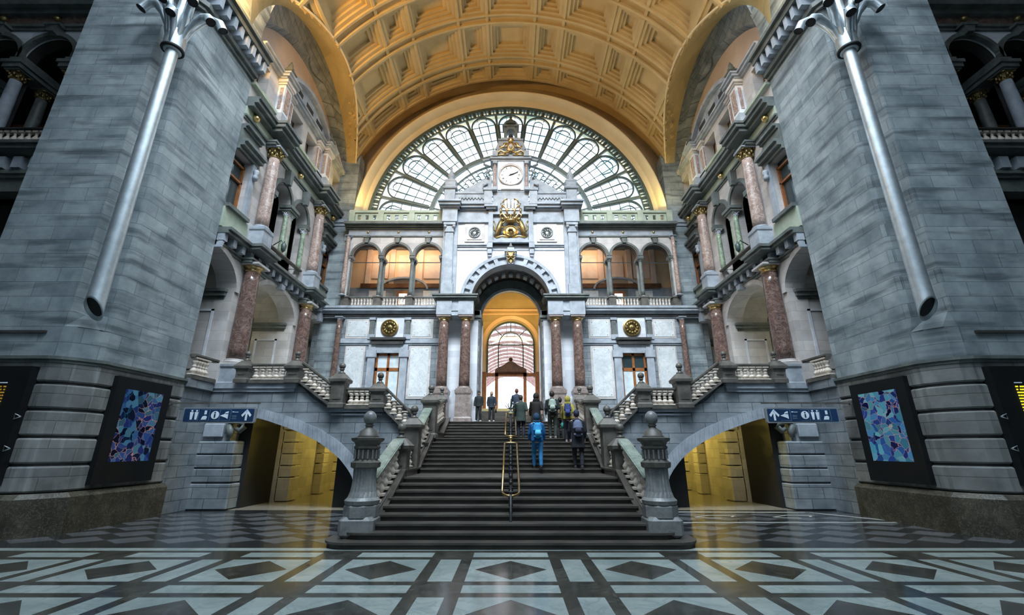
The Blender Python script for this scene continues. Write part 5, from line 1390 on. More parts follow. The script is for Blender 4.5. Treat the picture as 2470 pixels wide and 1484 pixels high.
def centre_whole():
    kw = dict(mirror=False)
    # arch of the portal
    t = thing('portal_arch', 'grey stone portal arch with sunken blocks above the doorway', 'arch', (0, YC, 10)); zc = 10.0
    b = MB(); b.ring(0, zc, 2.27, 2.27, 2.42, 2.42, YC-.28, YC+.6, n=40); b.ring(0, zc, 2.75, 2.75, 2.92, 2.92, YC-.28, YC+.2, n=40); b.ring(0, zc, 2.42, 2.42, 2.75, 2.75, YC-.12, YC+.2, n=40); b.build('archivolt', 'greyp', t, **kw)
    for k in range(14):
        a = PI*(k+.5)/14
        if abs(a-PI/2) < .15: continue
        b = MB(); b.ring(0, zc, 2.42, 2.42, 2.75, 2.75, YC-.26, YC, t0=a-.045, t1=a+.045, n=2); b.build('block', 'greyp', t, **kw)
    b = MB(); b.prism([(-.20,12.2),(.20,12.2),(.30,12.98),(-.30,12.98)], YC-.5, YC, 'x'); b.box(-.36, .36, YC-.56, YC, 12.98, 13.1); b.box(-.2, .2, YC-.4, YC, 13.1, 13.3); b.build('keystone', 'greyp', t, **kw)
    b = MB(); b.lathe([(.12,0),(.16,.1),(.08,.2),(.05,.34),(.01,.4)], 0, YC-.25, 10, 13.3); b.build('keystone_finial', 'dark', t, **kw)
    t = thing('gold_shield', 'small gilded crossed emblem on the keystone of the portal arch', 'emblem', (0, YC-.55, 12.5))
    b = MB(); b.prism([(-.18,12.9),(.18,12.9),(.2,12.5),(0,12.22),(-.2,12.5)], YC-.56, YC-.5, 'x'); b.build('shield', 'golddark', t, **kw)
    b = MB()
    for q in (-1, 1): b.tube([(-.24*q,YC-.6,12.92),(0,YC-.63,12.6),(.22*q,YC-.6,12.28)], .04, 6)
    b.tube([(-.26,YC-.6,12.6),(0,YC-.62,12.66),(.26,YC-.6,12.6)], .035, 6); b.ball(0, YC-.64, 12.6, .08, 8, 6); b.build('crossed_bars', 'gold', t, **kw)
    # porch vault
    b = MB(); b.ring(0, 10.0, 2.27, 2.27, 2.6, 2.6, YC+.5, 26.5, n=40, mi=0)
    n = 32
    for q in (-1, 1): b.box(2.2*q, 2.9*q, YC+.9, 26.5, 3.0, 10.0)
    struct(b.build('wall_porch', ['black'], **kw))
    t = thing('porch_ribs', 'row of pale blocks set around the dark soffit of the portal arch', 'coffering', (0, 25.2, 11.5))
    b = MB()
    for k in range(2, 13):
        a = PI*(k+.5)/15; b.ring(0, 10.0, 2.14, 2.14, 2.30, 2.30, 25.0, 25.5, t0=a-.055, t1=a+.055, n=2)
    b.build('blocks', 'greyp', t, **kw)
    b = MB(); b.ring(0, 9.75, 1.80, 1.80, 2.6, 2.75, 26.3, 26.6, n=40); b.box(-2.6, -1.8, 26.3, 26.6, 3.0, 9.75); b.box(1.8, 2.6, 26.3, 26.6, 3.0, 9.75); struct(b.build('wall_porch_inner', 'dark', **kw))
    b = MB(); b.ring(0, 9.75, 1.78, 1.78, 1.94, 1.94, 26.2, 26.4, n=40); o = b.build('inner_arch_ring', 'greyp', **kw); tag(o, 'pale grey ring of the smaller arch inside the dark porch', 'arch')
    # vestibule (apricot lit)
    b = MB(); b.ring(0, 10.6, 2.6, 2.2, 2.8, 2.4, 26.6, 29.6, n=30); b.box(-2.8, -2.6, 26.6, 29.6, 4.0, 10.6); b.box(2.6, 2.8, 26.6, 29.6, 4.0, 10.6)
    b.over([(-1.66*math.cos(PI*k/24), 8.82+1.66*math.sin(PI*k/24)) for k in range(25)], 13.0, 29.5, 29.8, 'x'); b.box(-2.8, -1.66, 29.5, 29.8, 4, 13); b.box(1.66, 2.8, 29.5, 29.8, 4, 13)
    b.box(-2.8, 2.8, 26.6, 29.8, 4.0, 4.28)
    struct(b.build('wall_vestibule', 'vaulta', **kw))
    t = thing('vestibule_cornice', 'ochre lit cornice and arch band over the glazed doors', 'cornice', (0, 29.4, 11))
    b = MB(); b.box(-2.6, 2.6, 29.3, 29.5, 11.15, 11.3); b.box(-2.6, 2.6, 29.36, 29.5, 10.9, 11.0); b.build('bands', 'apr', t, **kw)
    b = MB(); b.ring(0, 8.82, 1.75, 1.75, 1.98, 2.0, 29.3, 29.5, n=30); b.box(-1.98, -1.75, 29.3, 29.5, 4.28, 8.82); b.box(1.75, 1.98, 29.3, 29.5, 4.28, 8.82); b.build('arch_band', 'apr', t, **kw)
    l = bpy.data.lights.new('vestibule_light', 'AREA'); l.energy = 75; l.color = (1, .66, .22); l.size = 3.0; l.shape = 'RECTANGLE'; l.size_y = .4
    o = link('vestibule_light', l, None, (0, 26.9, 9.9)); o.rotation_euler = Vector((0, .75, .5)).to_track_quat('-Z', 'Y').to_euler()
    # glazed doors
    t = thing('glazed_entrance', 'arched glazed screen with wooden door case and pediment', 'door', (0, 29.6, 4.28)); y0, y1 = 29.55, 29.68
    b = MB(); b.ring(0, 8.82, 1.54, 1.54, 1.66, 1.66, y0, y1, n=30); b.box(-1.66, -1.54, y0, y1, 6.6, 8.82); b.box(1.54, 1.66, y0, y1, 6.6, 8.82)
    b.box(-1.6, 1.6, y0, y1, 8.76, 8.84); b.ring(0, 8.82, .78, .85, .84, .91, y0, y1, n=20)
    for q in (-.84, .84): b.box(q-.04, q+.04, y0, y1, 6.9, 8.82)
    for a in (45, 90, 135): b.tube([(.84*math.cos(R(a)),y0+.05,8.82+.88*math.sin(R(a))), (1.6*math.cos(R(a)),y0+.05,8.82+1.6*math.sin(R(a)))], .03, 6)
    b.build('glazing_frame', 'iron', t, **kw)
    b = MB()
    for x0, x1 in ((-2.0,-1.62),(1.62,2.0)): b.box(x0, x1, y0-.3, y1, 4.28, 6.9)
    for x0, x1 in ((-1.05,-.84),(.84,1.05)): b.box(x0, x1, y0-.1, y1, 4.28, 6.9)
    b.box(-1.7, 1.7, y0-.1, y1, 6.62, 6.85); b.box(-1.62, -.95, y0, y1, 4.28, 4.5); b.box(.95, 1.62, y0, y1, 4.28, 4.5)
    b.build('door_case', 'wood', t, **kw)
    b = MB(); b.prism([(-1.05,6.85),(1.05,6.85),(1.05,7.05),(.85,7.2),(.45,7.38),(.25,7.55),(0,7.66),(-.25,7.55),(-.45,7.38),(-.85,7.2),(-1.05,7.05)], y0-.25, y1, 'x'); b.ball(0, y0-.1, 7.78, .15, 10, 8); b.box(-.9, .9, y0-.3, y0-.2, 6.9, 7.0); b.build('pediment', 'wooddark', t, **kw)
    b = MB(); b.box(-1.55, -.86, y0+.05, y0+.07, 6.85, 8.8); b.box(.86, 1.55, y0+.05, y0+.07, 6.85, 8.8); b.box(-.8, .8, y0+.05, y0+.07, 7.2, 8.8); b.box(-1.6, -1.05, y0+.05, y0+.07, 4.5, 6.62); b.box(1.05, 1.6, y0+.05, y0+.07, 4.5, 6.62)
    b.prism([(1.54*math.cos(PI*k/20), 8.84+1.54*math.sin(PI*k/20)) for k in range(21)], y0+.05, y0+.07, 'x'); b.build('panes', 'glass', t, **kw)
    # train shed beyond
    t = thing('train_shed_roof', 'arched train shed ribs seen through the glazed doors', 'roof', (0, 45, 4.28))
    for k in range(20):
        y = 32.5+2.2*k; b = MB(); b.ring(0, 6.2, 6.2, 7.6, 6.5, 7.9, y, y+.25, t0=R(-14.9), t1=R(194.9), n=26); b.build('rib', M['shed'], t, **kw)
    b = MB()
    for a in range(-10, 191, 8): b.tube([(6.4*math.cos(R(a)), 32, 6.2+7.8*math.sin(R(a))), (6.4*math.cos(R(a)), 76, 6.2+7.8*math.sin(R(a)))], .05, 5)
    b.build('purlins', M['shed'], t, **kw)
    b = MB()
    for q in (-1, 1):
        for k in range(14): b.box(5.2*q, 5.3*q, 33+3*k, 34.8+3*k, 5.4, 8.2)
    b.build('side_lattice', M['shed'], t, **kw)
    b = MB(); b.box(-14, 14, 29.8, 90, 3.9, 4.27); o = b.build('floor_platform', 'snow', **kw); struct(o)
    # framed niche with arms
    t = thing('heraldic_niche', 'grey stone frame with dark recess holding the gilded arms', 'frame', (0, YC, 13.7))
    b = MB(); b.box(-1.35, -1.08, YC-.2, YC+.3, 13.7, 16.2); b.box(1.08, 1.35, YC-.2, YC+.3, 13.7, 16.2); b.box(-1.08, 1.08, YC-.2, YC+.3, 15.62, 15.8); b.box(-1.35, 1.35, YC-.3, YC+.1, 13.68, 13.84); b.box(-1.0, 1.0, YC-.24, YC, 13.84, 13.98)
    for z0, z1, p in ((15.9,16.0,.1),(16.0,16.27,.2)): b.box(-1.4-p, -1.0+p, YC-.3-p, YC+.2, z0, z1); b.box(1.0-p, 1.4+p, YC-.3-p, YC+.2, z0, z1)
    b.box(-1.1, 1.1, YC+.02, YC+.8, 15.62, 17.3); b.build('stone', 'greyp', t, **kw)
    b = MB(); b.box(-1.08, 1.08, YC+.02, YC+.06, 13.98, 15.62); b.build('recess', 'greyp', t, **kw)
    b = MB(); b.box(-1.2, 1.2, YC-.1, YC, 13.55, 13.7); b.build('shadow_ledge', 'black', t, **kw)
    t = thing('gilded_heraldic_shield', 'large gilded coat of arms with oval shield, supporters and crown under the clock', 'coat of arms', (0, YC-.2, 14))
    Y = YC-.15
    b = MB(); rings = []
    for r_, d in ((.44,0),(.46,.08),(.36,.12),(.30,.08),(.001,.16)):
        rings.append([(r_*math.cos(2*PI*k/24), Y-d, 14.45+r_*.86*math.sin(2*PI*k/24)) for k in range(24)])
    b.loft(rings); b.build('oval_shield', 'gold', t, **kw)
    b = MB(); b.tube([(-.14,Y-.18,14.4),(-.05,Y-.2,14.55),(.08,Y-.2,14.5),(.16,Y-.18,14.36),(.05,Y-.2,14.3),(-.1,Y-.19,14.32)], [.05,.06,.06,.04,.04,.03], 6); b.build('shield_charge', 'golddark', t, **kw)
    for q in (-1, 1):
        b = MB()
        b.tube([(q*.95,Y,14.05),(q*.80,Y-.12,14.25),(q*.70,Y-.16,14.62),(q*.60,Y-.14,14.98),(q*.5,Y-.1,15.15)], [.09,.14,.19,.14,.07], 8)
        b.ball(q*.5, Y-.14, 15.2, .13, 8, 6); b.tube([(q*.65,Y-.15,14.9),(q*.42,Y-.2,14.95),(q*.33,Y-.16,15.1)], [.07,.05,.04], 6); b.tube([(q*.7,Y-.15,14.6),(q*.5,Y-.2,14.62),(q*.38,Y-.16,14.72)], [.07,.05,.04], 6)
        b.tube([(q*.85,Y-.1,14.3),(q*1.02,Y-.1,14.55),(q*.92,Y-.12,14.85),(q*1.03,Y-.1,15.1)], [.05,.045,.04,.06], 6)
        b.build('supporter', 'golddark' if q < 0 else 'golddark', t, **kw)
        b = MB()
        b.tube([(q*.1,Y-.05,14.0),(q*.5,Y-.1,14.12),(q*.85,Y-.1,14.0),(q*.98,Y-.06,14.2),(q*.85,Y-.08,14.26)], [.06,.07,.06,.05,.04], 8)
        b.tube([(q*.25,Y-.08,15.05),(q*.32,Y-.1,15.4),(q*.5,Y-.12,15.62),(q*.66,Y-.1,15.5),(q*.58,Y-.1,15.36)], [.07,.08,.07,.05,.04], 8)
        b.tube([(q*.2,Y-.1,15.5),(q*.25,Y-.12,15.9),(q*.42,Y-.12,16.15),(q*.56,Y-.1,16.02)], [.06,.06,.06,.04], 8); b.tube([(q*.6,Y-.06,15.7),(q*.62,Y-.08,16.0)], [.07,.05], 6)
        b.build('scrollwork', 'gold', t, **kw)
    b = MB(); b.lathe([(.24,0),(.26,.1),(.22,.16)], 0, Y-.1, 16, 15.02); 
    for k in range(7):
        a = PI+PI*k/6; b.tube([(.24*math.cos(a),Y-.1+.24*math.sin(a)*.6,15.15),(.27*math.cos(a),Y-.1+.27*math.sin(a)*.6,15.32),(.02*math.cos(a),Y-.1,15.46)], [.03,.03,.02], 5)
    b.ball(0, Y-.1, 15.52, .07, 8, 6); b.build('crown', 'gold', t, **kw)
    b = MB()
    for q in (-.12, .12): b.box(q-.05, q+.05, Y-.16, Y, 15.95, 16.55)
    for q in (-.30, .30): b.box(q-.05, q+.05, Y-.14, Y, 16.0, 16.5)
    b.box(-.5, .5, Y-.1, Y, 15.88, 15.96); b.tube([(-.5,Y-.08,16.35),(-.38,Y-.1,16.6),(-.2,Y-.1,16.62)], .05, 6); b.tube([(.5,Y-.08,16.35),(.38,Y-.1,16.6),(.2,Y-.1,16.62)], .05, 6); b.tube([(-.5,Y-.1,16.1),(-.6,Y-.1,16.3)], .05, 6); b.tube([(.5,Y-.1,16.1),(.6,Y-.1,16.3)], .05, 6)
    b.build('monogram_crest', 'gold', t, **kw)
    # clock tower
    t = thing('clock_tower', 'pale grey stone clock stage with small columns and stepped roof', 'clock tower', (0, YC, 17.28))
    b = MB(); b.box(-1.15, 1.15, YC+.0, YC+.9, 17.28, 19.75); b.build('body', 'greyp', t, **kw)
    b = MB(); b.box(-.82, .82, YC-.06, YC, 17.4, 19.5); b.box(-.6, .6, YC-.14, YC, 17.42, 17.7); b.build('dial_plate', 'white', t, **kw)
    for q in (-1, 1):
        b = MB(); b.lathe([(.10,0),(.085,.05),(.08,1.7),(.07,1.72)], q*1.0, YC-.13, 12, 17.5); b.build('colonnette', 'rose', t, **kw)
        b = MB(); b.box(q*1.0-.15, q*1.0+.15, YC-.3, YC, 17.28, 17.5); b.box(q*1.0-.13, q*1.0+.13, YC-.27, YC, 19.22, 19.45); b.box(q*1.0-.17, q*1.0+.17, YC-.3, YC+.2, 19.75, 20.15); b.build('colonnette_blocks', 'greyp', t, **kw)
    b = MB()
    for z0, z1, p in ((19.5,19.62,.1),(19.62,19.75,.22)): b.box(-1.2-p*.5, 1.2+p*.5, YC-p, YC+.9, z0, z1)
    b.build('cornice', 'greyp', t, **kw)
    b = MB(); b.loft([[(-1.15,YC,19.75),(1.15,YC,19.75),(1.15,YC+.9,19.75),(-1.15,YC+.9,19.75)], [(-.98,YC+.05,20.6),(.98,YC+.05,20.6),(.98,YC+.85,20.6),(-.98,YC+.85,20.6)], [(-.78,YC+.1,21.2),(.78,YC+.1,21.2),(.78,YC+.8,21.2),(-.78,YC+.8,21.2)]]); b.box(-.82, .82, YC+.02, YC+.85, 21.2, 21.3); b.box(-.6, .6, YC+.06, YC+.8, 21.3, 21.42); b.build('roof', 'greyp', t, **kw)
    b = MB()
    y = YC+.35
    b.box(-.45, -.27, y-.3, y+.3, 21.42, 22.2); b.box(.27, .45, y-.3, y+.3, 21.42, 22.2); b.over([(-.27*math.cos(PI*k/10), 21.85+.25*math.sin(PI*k/10)) for k in range(11)], 22.35, y-.3, y+.3, 'x'); b.box(-.55, .55, y-.36, y+.36, 22.3, 22.42)
    b.build('lantern', 'dark', t, **kw)
    b = MB(); b.lathe([(.52,0),(.46,.15),(.36,.35),(.24,.5),(.16,.62),(.05,.75),(.10,.85),(.03,.95),(.02,1.6)], 0, y, 16, 22.42); b.build('lantern_roof', 'iron', t, **kw)
    b = MB(); b.ball(0, y, 21.7, .17, 10, 8); b.build('bell', 'black', t, **kw)
    t = thing('station_clock', 'round white clock face with dark hands in the pale stone surround', 'clock', (0, YC-.1, 18.45)); zc = 18.45; yf = YC-.10
    b = MB(); b.ring(0, zc, .66, .66, .78, .78, yf-.1, yf+.1, t0=0, t1=2*PI, n=40); b.build('bezel', 'cream', t, **kw)
    b = MB(); b.prism([(.67*math.cos(2*PI*k/40), zc+.67*math.sin(2*PI*k/40)) for k in range(40)], yf-.02, yf+.05, 'x'); b.build('face', 'clock', t, **kw)
    b = MB()
    RN = ['XII','I','II','III','IIII','V','VI','VII','VIII','IX','X','XI']
    for k, rn in enumerate(RN):
        a = PI/2-2*PI*k/12; c, q = math.cos(a), math.sin(a); ws = {'I':.022,'V':.05,'X':.05}; W = sum(ws[x] for x in rn); u = -W/2
        for chx in rn:
            w = ws[chx]; r0, r1 = .47, .60
            def PP(uu, rr): return (rr*c+uu*q, yf-.025, zc+rr*q-uu*c)
            segs = {'I':[((u+w/2,r0),(u+w/2,r1))], 'V':[((u,r1),(u+w/2,r0)),((u+w,r1),(u+w/2,r0))], 'X':[((u,r0),(u+w,r1)),((u+w,r0),(u,r1))]}[chx]
            for (ua, ra), (ub_, rb) in segs: b.tube([PP(ua, ra), PP(ub_, rb)], .007, 4)
            u += w
    b.build('roman_numerals', 'ink', t, **kw)
    b = MB(); b.tube([(-.08,yf-.05,zc-.03),(.12,yf-.05,zc+.04),(.30,yf-.05,zc+.12)], [.02,.045,.02], 6); b.build('hour_hand', 'ink', t, **kw)
    b = MB(); b.tube([(-.12,yf-.06,zc-.06),(.45,yf-.06,zc+.19)], [.02,.022], 6); b.ball(0, yf-.06, zc, .05, 8, 6); b.build('minute_hand', 'ink', t, **kw)
    t = thing('gilded_crest', 'gilded cartouche with scrolls and crown on the roof above the clock', 'crest', (0, YC-.1, 19.8)); Y = YC-.12
    b = MB(); rings = []
    for r_, d in ((.30,0),(.33,.08),(.24,.12),(.21,.06)):
        rings.append([(r_*.8*math.cos(2*PI*k/20), Y-d, 20.5+r_*math.sin(2*PI*k/20)) for k in range(20)])
    b.loft(rings); b.build('cartouche', 'gold', t, **kw)
    b = MB(); b.ball(0, Y-.08, 20.52, .15, 10, 8, sz=1.2); b.build('cartouche_centre', 'cream', t, **kw)
    for q in (-1, 1):
        b = MB()
        b.tube([(q*.22,Y-.05,20.75),(q*.42,Y-.08,20.72),(q*.45,Y-.1,20.5),(q*.62,Y-.08,20.42),(q*.72,Y-.06,20.55)], [.06,.08,.08,.07,.05], 8)
        b.tube([(q*.1,Y-.04,20.12),(q*.4,Y-.08,20.05),(q*.65,Y-.1,20.2),(q*.85,Y-.08,20.0),(q*1.0,Y-.05,20.15),(q*.92,Y-.05,20.3)], [.06,.09,.1,.09,.07,.05], 8)
        b.tube([(q*.3,Y-.04,19.95),(q*.6,Y-.06,19.9),(q*.9,Y-.05,19.88)], [.08,.07,.05], 6)
        b.build('scroll', 'gold', t, **kw)
    b = MB(); b.lathe([(.14,0),(.19,.12),(.16,.2),(.2,.26)], 0, Y, 12, 20.84); b.ball(0, Y, 21.16, .08, 8, 6); b.build('crown', 'gold', t, **kw)

# ================================================================== ARM WALL beyond the pier (frontal)
def arm_wall():
    s = SW(); Y = 13.5
    b = MB(); b.archwall(-24, -14.2, 13.1, 18.4, [(-22.6,1.05,16.6,1.1),(-20.35,1.05,16.6,1.1),(-18.2,1.05,16.6,1.1),(-16.05,1.05,16.6,1.1)], Y, Y+.12, 'x', 0); b.archwall(-24, -14.2, 13.1, 18.4, [(-22.6,1.05,16.6,1.1),(-20.35,1.05,16.6,1.1),(-18.2,1.05,16.6,1.1),(-16.05,1.05,16.6,1.1)], Y+.12, Y+.5, 'x', 1)  # black rear layer paints the shade inside the arches
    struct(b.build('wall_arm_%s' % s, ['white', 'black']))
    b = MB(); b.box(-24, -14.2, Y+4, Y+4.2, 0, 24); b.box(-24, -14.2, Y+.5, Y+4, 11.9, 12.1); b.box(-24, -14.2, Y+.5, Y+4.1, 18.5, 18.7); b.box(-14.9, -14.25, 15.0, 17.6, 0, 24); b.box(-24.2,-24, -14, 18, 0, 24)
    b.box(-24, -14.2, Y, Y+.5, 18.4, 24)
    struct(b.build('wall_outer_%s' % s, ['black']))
    t = thing('arm_cornice', 'dark heavy cornice above the arches beyond the %s pier' % s, 'cornice', (-17, Y, 18.4), 'cornices beyond the piers')
    b = MB(); cornice(b, -24, -14.2, Y, -1, [(18.0,18.12,.08),(18.12,18.25,.15),(18.62,18.8,.3),(18.8,19.1,.55),(19.3,19.5,.75),(19.5,19.62,.85)], 'x', 0); b.build('moulding', 'dark', t)
    b = MB(); b.box(-24, -14.2, Y-.12, Y, 18.25, 18.62); b.build('frieze', 'red', t)
    b = MB()
    for x in (-20.35, -18.2, -16.05): b.ball(x, Y-.2, 18.42, .13, 8, 6)
    b.build('gold_boss', 'golddark', t)
    for k, c in enumerate((-20.35, -18.2, -16.05)):
        t = thing('arch_moulding', 'dark round arch moulding beyond the %s pier, %s' % (s, ('farthest out', 'middle', 'half hidden by the pier')[k]), 'arch', (c, Y, 16.6), 'arm arch mouldings')
        b = MB(); b.ring(c, 16.6, 1.03, 1.08, 1.19, 1.26, Y-.12, Y+.05, n=26); b.build('archivolt', 'dark', t)
        b = MB(); b.prism([(c-.12,17.7),(c+.12,17.7),(c+.26,18.1),(c-.26,18.1)], Y-.3, Y, 'x'); b.box(c-.32, c+.32, Y-.34, Y, 18.0, 18.12); b.build('keystone', 'dark', t)
    for k, c in enumerate((-21.45, -19.28, -17.12)):
        w = ('outermost', 'middle', 'inner')[k]
        for j, y in enumerate((Y+.15, Y+1.15)):
            make_column('arm_column', '%s grey marble column of the %s pair beyond the %s pier' % (('front', 'rear')[j], w, s), c, y, 13.1, 16.0, .21, mats=('greyp' if j == 0 else 'dark', 'golddark', 'dark'), cap='corinthian', group='paired arm columns', n=18)
        t = thing('impost_beam', 'dark moulded beam over the %s column pair beyond the %s pier' % (w, s), 'beam', (c, Y, 16.0), 'impost beams')
        b = MB(); b.box(c-.34, c+.34, Y-.2, Y+1.6, 16.02, 16.2); b.box(c-.4, c+.4, Y-.26, Y+1.66, 16.2, 16.34); b.box(c-.30, c+.30, Y-.1, Y+1.5, 16.34, 16.6); b.build('beam', 'dark', t)
    balustrade('balustrade', 'cream balustrade of the upper loggia beyond the %s pier' % s, (-23.5, Y-.1, 12.32), (-14.5, Y-.1, 12.32), .82, 34, 'loggia balustrades', wr=.3, r=.11, matr='black', dbl=False)
    t = thing('loggia_ledge', 'dark ledge with white dentils under the loggia beyond the %s pier' % s, 'cornice', (-18, Y, 11.4), 'loggia ledges')
    b = MB(); cornice(b, -24, -14.2, Y, -1, [(11.1,11.22,.1),(11.22,11.36,.2),(12.05,12.2,.5),(12.2,12.32,.6)], 'x', 0); b.box(-24, -14.2, Y, Y+.5, 10.6, 13.15); b.build('moulding', 'dark', t)
    b = MB()
    for i in range(16): b.box(-23.8+.62*i, -23.8+.62*i+.34, Y-.28, Y, 11.4, 11.85)
    b.build('dentils', 'greyp', t)
    t = thing('timber_frame', 'orange brown timber posts behind the loggia columns, %s' % s, 'frame', (-19, Y+2.6, 12.1), 'loggia timber frames')
    b = MB()
    for x in (-20.9, -20.2, -19.6, -18.9, -18.2): b.box(x-.07, x+.07, Y+2.6, Y+2.75, 12.1, 15.6)
    b.box(-22, -16, Y+2.55, Y+2.8, 15.4, 15.6); b.box(-22, -16, Y+2.5, Y+2.8, 14.0, 14.15); b.build('posts', 'wood', t)
    # lower part: a dark opening, its shade put into a black wall
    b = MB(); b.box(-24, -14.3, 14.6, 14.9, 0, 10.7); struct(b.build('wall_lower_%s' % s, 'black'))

# ================================================================== CENTRAL HANDRAIL
def centre_rail():
    t = thing('brass_handrail', 'double brass handrail with dark iron balusters down the middle of the stairs', 'handrail', (0, 11, 0))
    kw = dict(mirror=False)
    def rail(y0, z0, y1, z1, nm):
        b = MB(); w = .205; pth = []; d = Vector((0, y1-y0, z1-z0)); n = 8; r = w; L = d.length; u = d.normalized()
        for k in range(n+1):
            a = PI*k/n; pth.append(Vector((-w*math.cos(a), y0, z0)) - u*(r*math.sin(a)*1.25) + u*r*1.25)
        for k in range(n+1):
            a = PI*k/n; pth.append(Vector((w*math.cos(a), y0, z0)) + u*(L-r*.4+r*.4*math.sin(a)))
        pth.append(pth[0]); b.tube(pth, .030, 8); return b.build(nm, 'brass', t, **kw)
    rail(11.1, .93, 15.5, 2.18, 'lower_rail'); rail(16.5, 2.42, 21.6, 3.62, 'upper_rail')
    b = MB(); b.tube([(0,15.5,2.2),(0,16.5,2.4)], .03, 8); b.ball(0, 16.0, 2.32, .08, 8, 6); b.build('rail_joint', 'brass', t, **kw)
    prof = stair_profile()
    def zs(y):
        z = 0
        for yy, zz in prof:
            if yy <= y: z = zz
        return z
    def zr(y):
        if y < 15.5: return .93+(y-11.1)/4.4*1.25
        if y < 16.5: return 2.2
        return 2.42+(y-16.5)/5.1*1.2
    def bmesh_(h):
        def f():
            b = MB(); b.lathe([(.05,0),(.05,.05*h),(.025,.12*h),(.025,.32*h),(.06,.42*h),(.025,.5*h),(.06,.62*h),(.025,.72*h),(.05,.84*h),(.02,h)], 0, 0, 8)
            b.ball(0, 0, h*.62, .05, 8, 6); return b.mesh('baluster', 'ironb', mirror=False)
        return shared(('ib', round(h, 1)), f)
    M['ironb'] = M['ironblack']
    y = 11.25
    while y < 21.5:
        z0 = zs(y); z1 = zr(y); me = bmesh_(round(z1-z0, 1)); o = link('baluster', me, t, (0, y-11, z0)); y += .24
    b = MB(); b.tube([(-.2,11.3,1.0),(.2,11.3,1.0)], .015, 6)
    yy = 11.6
    while yy < 21.3: b.tube([(-.2,yy,zr(yy)),(.2,yy,zr(yy))], .010, 5); yy += 1.26
    b.build('cross_bars', 'ironblack', t, **kw)
    for y_ in (10.95,):
        b = MB(); b.lathe([(.07,0),(.07,.05),(.03,.1),(.03,.7)], 0, y_, 10, .27); b.build('end_post', 'ironblack', t, **kw)
    t2 = thing('ornamental_finial', 'wrought metal finial with branches at the top end of the brass handrail', 'finial', (0, 21.9, 3.3))
    b = MB(); b.lathe([(.10,0),(.10,.06),(.05,.1),(.05,.45),(.16,.5),(.17,.56),(.04,.62),(.06,.75),(.03,.95),(.01,1.35)], 0, 21.9, 12, 3.15); b.build('stem', 'iron', t2, **kw)
    b = MB()
    for k in range(6):
        a = 2*PI*k/6; c, q = math.cos(a), math.sin(a)
        b.tube([(0,21.9,3.85),(.16*c,21.9+.16*q,3.88),(.27*c,21.9+.27*q,4.02),(.2*c,21.9+.2*q,4.1)], .022, 6)
    b.build('branches', 'iron', t2, **kw)
    b = MB(); b.ring(0, 3.5, .13, .13, .17, .17, 21.7, 21.75, t0=0, t1=2*PI, n=18); b.build('ring', 'brass', t2, **kw)
# ================================================================== PEOPLE
def bake(b, mat, vox, smooth_it=2):
    me = b.mesh('tmp', mat, mirror=False); o = bpy.data.objects.new('tmp', me); COL.objects.link(o)
    r = o.modifiers.new('r', 'REMESH'); r.mode = 'VOXEL'; r.voxel_size = vox; r.use_smooth_shade = True
    if smooth_it:
        q = o.modifiers.new('s', 'SMOOTH'); q.iterations = smooth_it; q.factor = .5
    bpy.context.view_layer.update()
    dg = bpy.context.evaluated_depsgraph_get(); ev = o.evaluated_get(dg)
    out = bpy.data.meshes.new_from_object(ev)
    bpy.data.objects.remove(o); 
    for p in out.polygons: p.use_smooth = True
    return out

